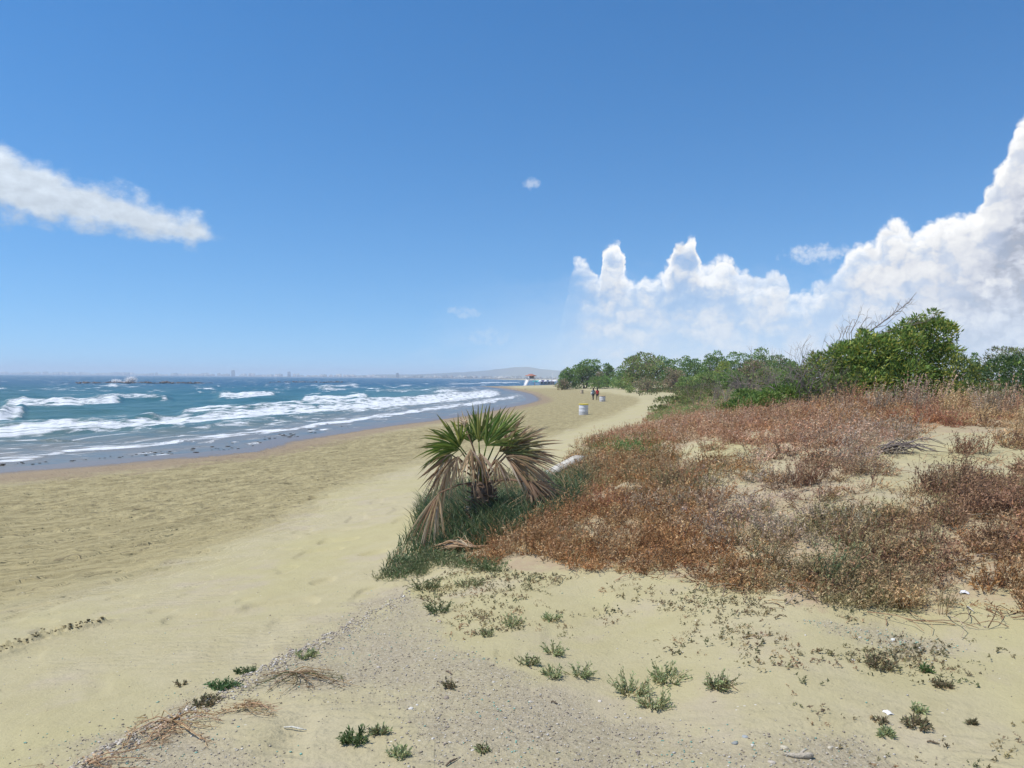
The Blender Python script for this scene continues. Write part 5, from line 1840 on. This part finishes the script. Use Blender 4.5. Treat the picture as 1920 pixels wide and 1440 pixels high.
for px, D, h, lab in [(1035.5, 430, 6.6, 'tall white mast behind the row of parasols'), (1044, 400, 3.4, 'short white post at the right end of the parasols')]:
    x = at_d(px, 720, D)[0]
    z = float(ground_z(x, D)[0])
    t = thing('mast', lab, 'mast', (x, D, z))
    b = MB()
    b.tube([(0, 0, 0), (0, 0, h)], [.16, .09], 8, (.72, .72, .74))
    b.obj('pole', M_PAINT, t)
    b = MB()
    b.box((.4, 0, h - .15), (1.1, .12, .14), (.7, .7, .72))
    b.obj('arm', M_PAINT, t)
t = thing('beach_hut', 'low pale beach hut behind the row of parasols', 'beach hut', (at_d(1026, 720, 455)[0], 455, float(ground_z(at_d(1026, 720, 455)[0], 455)[0])))
b = MB()
b.box((0, 0, 1.4), (8.5, 3.5, 2.8), (.42, .43, .46))
b.obj('wall', M_PAINT, t)
b = MB()
b.box((0, -.2, 2.95), (9.6, 4.6, .22), (.70, .70, .72))
b.obj('roof', M_PAINT, t)
for i in range(4):
    b = MB()
    b.box((-3.2 + 2.1 * i, -1.78, 1.5), (1.3, .06, 1.3), (.06, .09, .12))
    b.obj('window', M_PAINT, t)
STN = [(962, 730.5, 4.5), (970, 730.2, 4.5), (983, 730, 6)]
for (px, py, w), lab in zip(STN, ['pale rock on wet sand, leftmost of three by the tower', 'pale rock on wet sand, middle of three by the tower', 'largest pale rock on wet sand by the tower']):
    o = on_ground(px, py)
    k = o[1] / FPX
    V, F = icorock(A(w * k, w * k * .7, w * k * .5), int(px), 2, .3, .8)
    b = MB()
    b.raw(V, F, (.46, .37, .26))
    b.obj('rock', M_STONE, None, True, loc=tuple(o), label=lab, category='rock', group='pale rocks by the tower')


# ------------------------------------------------------------------ breakwaters, splash, weed
def breakwater(label, px0, px1, y, n, hpx):
    c = at_z((px0 + px1) / 2, y, 0)
    t = thing('breakwater', label, 'breakwater', (c[0], c[1], 0))
    b = MB()
    k = c[1] / FPX
    for i in range(n):
        u = rng.uniform(0, 1)
        p = at_z(px0 + (px1 - px0) * u, y - .15 + rng.normal(0, .25), 0) - A(c[0], c[1], 0)
        e = math.sin(min(u, 1 - u) * 9 if min(u, 1 - u) < .17 else math.pi / 2)
        hh = hpx * k * rng.uniform(.35, 1.0) * max(.25, e) * (.6 + .8 * vnoise(u * 16, 0, int(px0)))
        sz = rng.uniform(.7, 1.6)
        V, F = icorock(A(sz * 1.5, sz, max(.3, hh) * 1.6), i, 1, .5, 1.0)
        b.raw(V + A(p[0], p[1], hh * .15), F, A(.085, .068, .06) * rng.uniform(.6, 1.7))
    b.obj('rocks', M_ROCK, t, kind='stuff')


breakwater('long low breakwater of dark rocks with a wave bursting over it', 118, 398, 719.0, 190, 3.6)
breakwater('second low dark breakwater farther right offshore', 506, 655, 717.2, 100, 2.6)


def splash():
    c = at_z(236, 718.5, 0)
    b = MB()
    k = c[1] / FPX
    n = 4200
    lob = rng.choice(3, n, p=[.55, .25, .2])
    cx = A(243, 216, 228)[lob]
    ww = A(7, 6, 14)[lob]
    hh = A(13, 8, 4)[lob]
    u = rng.beta(1.2, 1.6, n)
    P = np.stack([(cx - 236 + rng.normal(0, 1, n) * ww * (.25 + .5 * u)) * k, rng.normal(0, 1.2, n) + 1.0, u * hh * k * rng.uniform(.6, 1.1, n)], 1)
    b.leaves(P, rng.normal(size=(n, 3)), rng.uniform(.2, .55, n), rng.uniform(.15, .42, n), np.full((n, 3), .86))
    b.obj('wave_splash', M_SPRAY, None, loc=(c[0], c[1], 0), kind='stuff', label='white spray bursting over the left breakwater', category='splash')


splash()


def seaweed():
    b = MB()
    spots = [(0, 45, 874, 3), (205, 305, 857, 2), (305, 330, 850, 3), (360, 450, 838, 4), (520, 600, 817, 3), (640, 660, 806, 2), (60, 200, 868, 1), (450, 560, 830, 2)]
    for x0, x1, y, sp in spots:
        n = int((x1 - x0) * (.17 if sp > 1 else .08))
        for i in range(n):
            u = rng.uniform(0, 1)
            px = x0 + (x1 - x0) * u
            py = np.interp(px, [w[0] for w in WATER[:11]], [w[1] for w in WATER[:11]]) - 1 + rng.normal(0, sp * .9) - (sp - 1) * 1.2 + 4 * (vnoise(px / 22, 0, 9) - .5)
            p = at_z(px, py, 0)
            p[2] = max(ground_z(p[0], p[1])[0], 0.0) + .03
            L = rng.uniform(.02, .09) * (1 if sp < 3 else 1.5)
            V, F = icorock(A(L * 2.6, L, L * .5), int(px * 7) % 97, 1, .5, .8)
            b.raw(V + p, F, A(.035, .03, .022) * rng.uniform(.6, 1.6))
    b.obj('seaweed', M_ROCK, None, kind='stuff', label='dark scraps of seaweed strewn along the water edge', category='seaweed')


seaweed()


# ------------------------------------------------------------------ far shore
def far_shore():
    pxs = np.linspace(-420, 1075, 140)
    Dp = np.interp(pxs, [-420, 0, 500, 800, 1000, 1075], [7200, 6600, 5000, 3300, 2200, 1900])
    V, F = [], []
    for i, (p, d) in enumerate(zip(pxs, Dp)):
        for j, (dd, z) in enumerate([(0, -.5), (30, 1.5), (500, 4), (900, -2)]):
            q = at_d(p, 700, d + dd)
            V.append((q[0], q[1], z))
    for i in range(len(pxs) - 1):
        for j in range(3):
            F.append([i * 4 + j, (i + 1) * 4 + j, (i + 1) * 4 + j + 1, i * 4 + j + 1])
    b = MB()
    b.raw(V, F, (.20, .17, .12))
    b.obj('far_coast', M_FAR, kind='structure')
    # hills
    hp = [(640, 708), (660, 703), (720, 700), (780, 700.5), (830, 697), (870, 695), (905, 692), (940, 687), (965, 684), (985, 683), (1005, 686), (1030, 690), (1060, 691.5), (1120, 692), (1200, 694), (1300, 699), (1400, 708)]
    xs = np.linspace(640, 1400, 150)
    ys = np.interp(xs, [h[0] for h in hp], [h[1] for h in hp])
    V, F = [], []
    for i, (p, yy) in enumerate(zip(xs, ys)):
        top = at_d(p, 709 + (yy - 709) * .8, 5600)
        H = max(2, top[2] * (1 + .12 * (fbm(p / 17, 0, 500, 3) - .5)))
        for j, u in enumerate(np.linspace(0, 1, 7)):
            q = at_d(p, 700, 5000 + 1200 * u)
            V.append((q[0], q[1], -3 + (H + 3) * math.sin(min(u * 2, 1) * math.pi / 2) ** 1.3 * (1 if u <= .5 else 1 - (u - .5) * 1.6)))
    for i in range(len(xs) - 1):
        for j in range(6):
            F.append([i * 7 + j, (i + 1) * 7 + j, (i + 1) * 7 + j + 1, i * 7 + j + 1])
    b = MB()
    b.raw(V, F, (.12, .12, .09))
    b.obj('distant_hills', M_FAR, None, True, kind='structure')
    # buildings of the city across the bay
    px = 8.0
    special = {437: (9, 11, 'tall grey tower block alone on the left skyline across the bay'), 542: (8, 9, 'tall grey tower block right of the left breakwater skyline'), 745: (7, 8, 'tall pale block in the middle of the skyline across the bay')}
    items = []
    while px < 1046:
        near = min(special, key=lambda q: abs(q - px))
        w = rng.uniform(4, 11)
        if abs(near - px) > 9:
            items.append((px, w, rng.uniform(1.6, 4.6) * (1.25 if px < 700 else 1.0), None))
        px += w * rng.uniform(.75, 1.5)
    for q, (w, h, lab) in special.items():
        items.append((q, w * .7, h, lab))
    for p, w, h, lab in items:
        d = float(np.interp(p, pxs, Dp)) + rng.uniform(60, 420)
        k = d / FPX
        q = at_d(p, 700, d)
        W_, H = w * k, h * k
        dep = W_ * rng.uniform(.6, 1.2)
        reg = 'left' if p < 420 else ('middle' if p < 760 else 'right')
        t = thing('city_building', lab or 'small pale building in the %s stretch of the hazy skyline across the bay' % reg, 'building', (q[0], q[1], 2.0), rng.normal(0, .2), 'city across the bay, %s stretch' % reg)
        c = A(.58, .55, .52) * rng.uniform(.6, 1.4) * A(rng.uniform(.95, 1.05), 1, rng.uniform(.92, 1.06))
        if lab:
            c = A(.22, .22, .24)
        b = MB()
        b.box((0, 0, H / 2), (W_, dep, H), c)
        if W_ > 14:
            b.box((W_ * .32, -dep * .2, H * .36), (W_ * .5, dep * .9, H * .72), c * .9)
        b.obj('wall', M_FAR, t)
        b = MB()
        b.box((0, 0, H + .4), (W_ * 1.03, dep * 1.03, .8), c * .85)
        b.box((W_ * .15, 0, H + 1.8), (W_ * .25, dep * .3, 2.4), c * .8)
        b.obj('roof', M_FAR, t)
        b = MB()
        nf = max(1, int(H / 3.4))
        for f in range(nf):
            b.box((0, -dep / 2 - .05, 1.8 + f * 3.3), (W_ * .86, .1, 1.3), (.10, .11, .13))
        b.obj('window_band', M_FAR, t, kind='stuff')


far_shore()


# ------------------------------------------------------------------ foreground: tufts, seedlings, stones, debris
def tuft(label, px, py, w, h, pal=BLUEG, dense=1.0, lean=0.15, group='green tufts on the foreground sand'):
    o = on_ground(px, py)
    k = o[1] / FPX
    W_, H = w * k, h * k * .85
    t = thing('sand_plant', label, 'plant', o, 0, group)
    st, lf = MB(), MB()
    n = max(7, int(w * .8 * dense))
    B, Dd, L, Wd, C = [], [], [], [], []
    sq = rng.uniform(.5, 1.4)
    for i in range(n):
        a = rng.uniform(0, 6.28)
        bx = A(math.cos(a), math.sin(a) * sq, 0) * W_ * .34 * math.sqrt(rng.uniform(0, 1))
        d = A(math.cos(a) * rng.uniform(.1, 1.3) + lean, math.sin(a) * rng.uniform(.1, 1.2), rng.uniform(.35, 1.0))
        ln = H * rng.uniform(.35, .95)
        tip = bx + d / np.linalg.norm(d) * ln
        bx[2] = -.005
        st.tube([bx, (bx + tip) / 2 + A(0, 0, .004), tip], [.0028, .0022, .001], 3, pick(pal, 1)[0] * A(1.1, .85, .8), cap=False)
        m = 9
        for u in np.linspace(.25, 1, m):
            B.append(bx + (tip - bx) * u)
            Dd.append(d / np.linalg.norm(d) * .7 + rng.normal(0, .6, 3))
            L.append(rng.uniform(.016, .030))
            Wd.append(rng.uniform(.006, .0105))
            C.append(pick(pal, 1)[0])
    st.obj('stem', M_LEAF, t)
    lf.leaves(A(*B), A(*Dd), A(*L), A(*Wd), A(*C), bend=.08)
    lf.obj('leaves', M_LEAF, t)


BLUEG = BLUEG * A(1.6, 1.5, 1.4)
BGY = np.vstack([BLUEG, A((.20, .18, .09), (.17, .15, .08))])
BRO = A((.24, .20, .11), (.19, .165, .09), (.29, .22, .13), (.17, .18, .085))
TUFTS = [
    ('small dense green tuft alone on the upper foreground sand', 1033, 1163, 32, 24, BLUEG), ('small green tuft at the rim of the gravel, left of the small dense one', 960, 1173, 28, 30, BLUEG),
    ('round green tuft above the row of three on the open sand', 1040, 1226, 30, 32, BLUEG), ('green tuft with a dry side, leftmost of the row of three', 991, 1245, 30, 28, BGY),
    ('small fan-shaped green tuft, middle of the row of three', 1034, 1268, 30, 26, BLUEG), ('upright green tuft, rightmost of the row of three', 1088, 1268, 36, 38, BLUEG),
    ('tall narrow grey green tuft left of the widest one', 1182, 1303, 44, 56, BLUEG), ('widest grey green tuft in the foreground', 1250, 1276, 62, 40, BLUEG),
    ('bushy green tuft below the widest one', 1228, 1327, 42, 48, BLUEG), ('brownish tuft with sticks, rightmost of the large tufts', 1350, 1290, 52, 40, BGY),
    ('green tuft at the top of the gravel, near the slab edge', 573, 1233, 34, 20, BLUEG), ('wide green tuft low in the picture left of centre', 664, 1391, 46, 32, A((.12, .18, .06), (.15, .21, .08), (.10, .15, .05))),
    ('thin green sprig right beside the wide low tuft', 712, 1376, 24, 22, BGY), ('dark green tuft with a pale stone at its foot', 748, 1418, 26, 26, BLUEG),
    ('tiny dark sprig at the bottom edge near the centre', 905, 1409, 16, 14, BGY), ('dark dry tuft on the gravel beside a brown stone', 843, 1291, 18, 22, BRO),
    ('long green mat climbing the sand near the slab corner', 822, 1148, 44, 34, A((.12, .17, .07), (.15, .20, .085), (.10, .14, .06))), ('pale green herb patch at the tip of the sand spit', 798, 1105, 56, 34, A((.16, .20, .085), (.20, .22, .10), (.13, .17, .07))),
    ('loose brown green creeper on the pale sand by the scrub', 880, 1098, 60, 22, BGY), ('small brown green sprig left of the rim tuft', 912, 1192, 20, 22, BGY),
    ('small bright green tuft below the green gravel patch', 1737, 1259, 18, 14, A((.10, .17, .05), (.08, .14, .04))), ('low green tuft near the bottom right white paper', 1660, 1379, 30, 16, BLUEG),
    ('small grey green tuft right of the white paper', 1721, 1335, 20, 18, BLUEG), ('flat brown creeping plant below the small grey green tuft', 1716, 1361, 42, 20, BRO),
    ('dark upright sprig under the white paper', 1648, 1355, 16, 16, BRO), ('thin star-shaped sprig on the rippled sand at right', 1822, 1357, 14, 12, BRO),
    ('brown seedling patch in the middle of the right sand', 1650, 1250, 56, 26, BRO), ('branched brown seedlings right of the middle patch', 1768, 1288, 32, 18, BRO),
    ('green moss strip along the slab edge', 418, 1290, 64, 22, A((.10, .19, .07), (.13, .23, .09))), ('second green mossy strip farther along the slab edge', 462, 1262, 50, 14, A((.12, .17, .07), (.15, .20, .09))),
    ('small spiky dark sprig on the rim of the slab edge', 340, 1286, 12, 14, BRO), ('brown creeping stems above the uprooted plant', 388, 1318, 56, 14, BRO),
]
for a in TUFTS:
    tuft(*a)


def seedlings():
    P, px, py, r, t, gr, ch, st_ = sample_ground(42000, -10, 36, 3.2, 11)
    poly = [(760, 1090), (860, 1060), (1000, 1078), (1200, 1085), (1420, 1115), (1640, 1155), (1930, 1178), (1930, 1440), (1560, 1440), (1500, 1330), (1350, 1240), (1150, 1230), (1000, 1180), (850, 1200), (800, 1130)]
    cl = fbm(P[:, 0] * 1.6, P[:, 1] * 1.6, 601, 3)
    near = np.clip(1.35 - (py - np.interp(px, [760, 1200, 1420, 1640, 1930], [1080, 1085, 1115, 1155, 1178])) / 130, .08, 1.3)
    ok = in_poly(px, py, poly) & (rng.uniform(size=len(r)) < .13 * near * sstep(.34, .66, cl))
    P = P[ok]
    print('seedlings', len(P))
    tp = [sprig_template(5, .026, 1.1, 6, .013, .008) for _ in range(6)]
    V, F, C = scatter(tp, P, rng.uniform(.6, 1.5, len(P)), rng.uniform(0, 6.3, len(P)), pick(np.vstack([BRO, OLIVE]), len(P)))
    add('seedlings', np_mesh('seedlings', V, [F], M_LEAF, C), kind='stuff', label='scattered tiny brown green seedlings on the pale sand', category='seedlings')


seedlings()


def gravel():
    P, px, py, r, t, gr, ch, st_ = sample_ground(120000, -36, 38, 2.6, 9.5)
    near_edge = np.exp(-((st_ - .08) / .17) ** 2) * (py > 1085) * (px < 770)
    patch2 = in_poly(px, py, GRAVEL2)
    pr = .16 * np.clip(gr * 1.3 - .2, 0, 1) + .9 * near_edge + .22 * patch2 + .012 * (ch < .3)
    ok = rng.uniform(size=len(r)) < pr
    P, px, py, near_edge = P[ok], px[ok], py[ok], near_edge[ok]
    n = len(P)
    print('gravel', n)
    O = A((1, 0, 0), (0, 1, 0), (-1, 0, 0), (0, -1, 0), (0, 0, 1), (0, 0, -1))
    F = np.array([[0, 1, 4], [1, 2, 4], [2, 3, 4], [3, 0, 4], [1, 0, 5], [2, 1, 5], [3, 2, 5], [0, 3, 5]])
    size = .0035 + .009 * rng.beta(1.1, 5, n) + .009 * near_edge * rng.beta(1.3, 2.5, n)
    J = rng.uniform(.6, 1.4, (n, 6, 1))
    a = rng.uniform(0, 6.28, n)
    V = O[None] * J * size[:, None, None] * np.stack([rng.uniform(.7, 1.4, n), rng.uniform(.7, 1.2, n), rng.uniform(.4, .8, n)], 1)[:, None]
    c, s_ = np.cos(a)[:, None], np.sin(a)[:, None]
    V = np.stack([V[..., 0] * c - V[..., 1] * s_, V[..., 0] * s_ + V[..., 1] * c, V[..., 2]], -1) + P[:, None] + A(0, 0, .002)
    col = A((.42, .36, .28), (.50, .45, .37), (.34, .28, .22), (.58, .54, .48), (.28, .24, .20))[rng.integers(0, 5, n)] * rng.uniform(.75, 1.2, (n, 1))
    col = col * (1 + .05 * near_edge[:, None])
    gl = (fbm(P[:, 0] * 2.5, P[:, 1] * 2.5, 620, 3) > .53) & (rng.uniform(size=n) < .22)
    gl &= near_edge < .3
    gl |= in_poly(px, py, GRAVEL2) & (rng.uniform(size=n) < .3)
    col[gl] = A(.22, .42, .34) * rng.uniform(.7, 1.3, (gl.sum(), 1))
    me = np_mesh('gravel', V.reshape(-1, 3), [(F[None] + 6 * np.arange(n)[:, None, None]).reshape(-1, 3)], M_STONE, np.repeat(col, 6, 0))
    add('gravel', me, kind='stuff', label='pale gravel and shell grit strewn over the slab', category='gravel')


gravel()


def clods():
    b = MB()
    for a, c in zip(RIDGE[:-1], RIDGE[1:]):
        L = np.linalg.norm(c - a)
        for i in range(int(L * 170)):
            u = rng.uniform(0, 1)
            p = a + (c - a) * u + rng.normal(0, .035, 2)
            sz = .006 + .03 * rng.beta(1, 3.5)
            V, F = icorock(A(sz * 1.6, sz * 1.2, sz), i, 1, .5, .8)
            b.raw(V + A(p[0], p[1], float(ground_z(p[0], p[1])[0]) + sz * .2), F, A(.20, .165, .09) * rng.uniform(.5, 1.3))  # clods coloured darker than the sand around, to darken the ridge line
    b.obj('sand_clods', M_STONE, None, kind='stuff', label='dark sand clods along the short ploughed furrow', category='sand clods')


clods()
STONES = [
    (643, 1217, 10, 'grey stone near the top of the gravel below the slab edge', (.36, .34, .31)), (710, 1252, 10, 'pale upright stone on the gravel left of the green grit', (.48, .43, .36)), (837, 1309, 13, 'brown stone under the dark dry tuft on the gravel', (.30, .25, .20)),
    (735, 1417, 14, 'long pale stone leaning against a dark green tuft', (.55, .50, .42)), (771, 1329, 11, 'flat white stone on the gravel left of the brown stone', (.64, .61, .55)), (782, 1322, 7, 'small white stone just above the flat white one', (.64, .61, .55)),
    (926, 1279, 8, 'small pale stone on the right side of the gravel', (.55, .52, .45)), (804, 1216, 8, 'small tan stone on the upper right of the gravel', (.50, .44, .35)), (1397, 1382, 13, 'blue grey stone in the lower right gravel', (.34, .36, .36)),
    (1379, 1394, 14, 'flat dark grey stone left of the blue grey one', (.27, .28, .27)), (1411, 1397, 8, 'small white stone below the blue grey one', (.62, .60, .55)), (994, 1316, 9, 'pale stone at the right rim of the gravel', (.58, .52, .44)),
    (1125, 1315, 8, 'pinkish white stone on sand below the three tufts', (.60, .54, .47)), (1556, 1402, 11, 'cream stone right of the driftwood', (.58, .52, .40)), (1470, 1402, 16, 'flat cream slab stone left of the driftwood', (.54, .48, .36)),
    (1447, 1430, 16, 'pale rounded stone at the bottom edge below the cream slab', (.52, .46, .38)), (1600, 1238, 8, 'pale stone in the green grit patch', (.60, .57, .50)), (1675, 1200, 12, 'white stone in the middle of the green grit patch', (.66, .66, .60)),
    (812, 1385, 7, 'small white stone low in the gravel near the centre', (.62, .58, .52)), (886, 1407, 8, 'white stone beside the tiny dark sprig', (.62, .58, .52)), (1201, 1347, 6, 'tiny white stone below the bushy green tuft', (.68, .64, .58)),
    (823, 1166, 10, 'pale stone half buried at the gravel corner', (.50, .44, .38)),
]
for px, py, w, lab, c in STONES:
    o = on_ground(px, py)
    k = o[1] / FPX
    V, F = icorock(A(w * k, w * k * rng.uniform(.6, .9), w * k * .75), int(px), 2, .42, .7)
    b = MB()
    b.raw(V, F, c)
    ob = b.obj('stone', M_STONE, None, False, loc=tuple(o), rz=rng.uniform(0, 6), label=lab, category='stone', group='loose stones in the foreground')


def post():
    a, c = on_ground(1024, 897), on_ground(1086, 866)
    d0 = a[1]
    p0 = at_d(1022, 896, d0)
    p1 = at_d(1087, 861, d0 + .9)
    t = thing('concrete_post', 'weathered white concrete post leaning out of the dune behind the palm', 'post', p0)
    ax = (p1 - p0)
    L = np.linalg.norm(ax)
    ax /= L
    up = A(0, 0, 1) - ax * ax[2]
    up /= np.linalg.norm(up)
    sd = np.cross(ax, up)
    V, F = [], []
    n = 10
    for i in range(n + 1):
        u = i / n * 1.15 - .12
        for (q, w) in ((-1, -1), (1, -1), (1, 1), (-1, 1)):
            j = 1 + .10 * (fbm(i * .9 + q, w * 1.3, 700, 2) - .5)
            V.append(ax * L * u + sd * q * .11 * j + up * w * .088 * j * (1 if i < n else .8))
    for i in range(n):
        for m in range(4):
            F.append([i * 4 + m, i * 4 + (m + 1) % 4, (i + 1) * 4 + (m + 1) % 4, (i + 1) * 4 + m])
    F += [[3, 2, 1, 0], [n * 4, n * 4 + 1, n * 4 + 2, n * 4 + 3]]
    b = MB()
    b.raw(V, F, (.52, .49, .42))
    b.obj('shaft', M_CONC, t)
    b = MB()
    V, F = icorock(A(.30, .28, .26), 8, 2, .5, .9)
    b.raw(V + A(-.12, -.05, -.02), F, (.26, .23, .19))
    b.obj('broken_end', M_CONC, t)


post()


def sheet_thing(name, label, cat, px, py, w, h, col, m, seed, crumple=.35):
    o = on_ground(px, py)
    k = o[1] / FPX
    n = 14
    g = np.linspace(-.5, .5, n)
    X, Y = np.meshgrid(g, g)
    Z = np.maximum(0.02, h / w * (1 - (X ** 2 + Y ** 2) * 2.6)) * (1 + crumple * 3 * (fbm(X * 5 + seed, Y * 5, seed, 3) - .5))
    rr = 1 + .4 * (fbm(X * 3, Y * 3 + seed, seed + 4, 2) - .5)
    V = np.stack([X * rr, Y * rr * .8, Z], -1).reshape(-1, 3) * w * k
    idx = np.arange(n * n).reshape(n, n)
    F = np.stack([idx[:-1, :-1], idx[:-1, 1:], idx[1:, 1:], idx[1:, :-1]], -1).reshape(-1, 4)
    b = MB()
    b.raw(V, F, col)
    ob = b.obj(name, m, None, False, loc=tuple(o), rz=seed, label=label, category=cat)
    sol = ob.modifiers.new('thick', 'SOLIDIFY')
    sol.thickness = .002


sheet_thing('plastic_bag', 'crumpled white plastic bag caught in the rusty scrub', 'bag', 1284, 962, 24, 12, (.78, .78, .80), M_PLAST, 3)
sheet_thing('paper_scrap', 'white folded paper scrap on the sand at right', 'paper', 1664, 1337, 17, 5, (.72, .70, .66), M_CLOTH, 5, .2)
sheet_thing('paper_scrap', 'small white scrap in the gravel along the scrub edge', 'paper', 1808, 1112, 16, 5, (.66, .66, .68), M_CLOTH, 9, .3)


def driftwood():
    o = on_ground(1498, 1420)
    k = o[1] / FPX
    b = MB()
    L = 54 * k
    pts = [(-.5 * L, 0, .010), (-.3 * L, -.004, .011), (-.1 * L, -.006, .008), (.12 * L, -.004, .010), (.32 * L, 0, .012), (.46 * L, .006, .012), (.5 * L, .008, .011)]
    b.tube(pts, [.002, .009, .011, .013, .014, .010, .003], 8, (.42, .37, .29))
    t = thing('driftwood', 'short piece of pale driftwood at the lower right of the sand', 'driftwood', o, -.15)
    b.obj('wood', M_BARK, t, True)
    q = MB()
    q.tube([(.05 * L, 0, .018), (.2 * L, .012, .028), (.34 * L, .02, .03)], [.006, .005, .002], 6, (.46, .41, .33))
    q.obj('splinter', M_BARK, t, True)


driftwood()


def root_plant(label, c, ends, pal, nrep=3, name='uprooted_plant', cat='dry plant'):
    o = on_ground(*c)
    t = thing(name, label, cat, o, 0, 'dry uprooted stems near the slab edge')
    for e in ends:
        for r_ in range(nrep):
            q = MB()
            p1 = on_ground(e[0] + rng.normal(0, 7), e[1] + rng.normal(0, 4)) - o
            mid = p1 * .5 + A(rng.normal(0, .03), rng.normal(0, .03), 0)
            pts = A(A(rng.normal(0, .012), rng.normal(0, .012), 0), mid * .55, mid, (mid + p1) / 2 + A(rng.normal(0, .015), rng.normal(0, .015), 0), p1)
            pts[:, 2] = ground_z(pts[:, 0] + o[0], pts[:, 1] + o[1]) - o[2] + .006 + A(.012, .03, .022, .012, .004) * rng.uniform(.4, 1.6)
            c_ = pick(pal, 1)[0]
            q.tube(pts, [.0036, .003, .0024, .0018, .001], 4, c_, cap=False)
            for m in range(7):
                u = rng.uniform(1.2, 3.95)
                p = pts[int(u)] + (pts[int(u) + 1] - pts[int(u)]) * (u % 1)
                q.tube([p, p + A(rng.normal(0, .02), rng.normal(0, .02), .006), p + A(rng.normal(0, .035), rng.normal(0, .035), .004)], [.002, .0016, .001], 3, c_ * rng.uniform(.7, 1.2), cap=False)
            q.obj('stem', M_DRY, t)


SR = A((.60, .43, .25), (.52, .36, .20), (.66, .50, .31), (.42, .28, .16))
root_plant('straw brown uprooted plant spread on the sand by the slab edge', (325, 1358), [(235, 1378), (262, 1350), (250, 1415), (228, 1412), (425, 1362), (418, 1350), (398, 1396), (348, 1320), (300, 1400), (340, 1375), (280, 1395)], SR, 2)
root_plant('straw brown tangle of stems at the bottom left corner', (170, 1436), [(90, 1432), (70, 1438), (140, 1418), (230, 1428), (280, 1425), (310, 1408), (250, 1440), (200, 1445)], SR, 1)
root_plant('thin brown dead runners on the sandy patch in the gravel', (555, 1268), [(480, 1270), (470, 1290), (500, 1300), (610, 1275), (620, 1262), (580, 1300), (525, 1305), (640, 1270), (660, 1290)], np.vstack([BRO, SR * .7]), 2)
root_plant('dead brown stems trailing right of the uprooted plant', (455, 1332), [(400, 1340), (500, 1328), (480, 1322), (520, 1340)], SR, 3)
for px, py, qx, qy, lab, c in [(532, 1366, 575, 1371, 'thin white stick low on the gravel at left', (.62, .60, .52)), (836, 1260, 848, 1266, 'short brown stick on the gravel right of centre', (.20, .15, .11)), (1033, 1318, 1046, 1322, 'short dark stick at the gravel rim below the tufts', (.14, .11, .08)),
                               (1360, 1280, 1384, 1296, 'pale straight stick beside the brownish tuft', (.45, .36, .22)), (1738, 1393, 1760, 1397, 'curved dark stick at the bottom right', (.16, .12, .08)), (1812, 1138, 1826, 1148, 'pale broken stick in the bare sand by the scrub', (.60, .56, .50)), (836, 1438, 858, 1424, 'dark forked stick at the bottom edge', (.15, .11, .08))]:
    a, c2 = on_ground(px, py), on_ground(qx, qy)
    t = thing('stick', lab, 'stick', a, 0, 'loose sticks in the foreground')
    b = MB()
    d = c2 - a
    b.tube([A(0, 0, .006), d * .35 + A(0, .006, .010), d * .7 + A(0, .002, .008), d + A(0, 0, .006)], [.0035, .0045, .004, .002], 6, c)
    b.obj('wood', M_BARK, t, True)
    b = MB()
    b.tube([d * .5 + A(0, 0, .008), d * .62 + A(.004, .012, .014)], [.002, .001], 4, c)
    b.obj('twig', M_BARK, t, True)


# ------------------------------------------------------------------ air
def haze():
    m = bpy.data.materials.new('haze_air')
    m.use_nodes = True
    nt = m.node_tree
    nt.nodes.clear()
    out = nt.nodes.new('ShaderNodeOutputMaterial')
    v = nt.nodes.new('ShaderNodeVolumePrincipled')
    v.inputs['Color'].default_value = (.80, .90, 1.0, 1)
    v.inputs['Density'].default_value = 2.2e-4
    nt.links.new(v.outputs[0], out.inputs['Volume'])
    b = MB()
    b.box((0, 0, 42), (26000, 26000, 98))
    b.obj('haze', m, kind='stuff', label='pale blue haze in the air over the bay', category='haze')


haze()
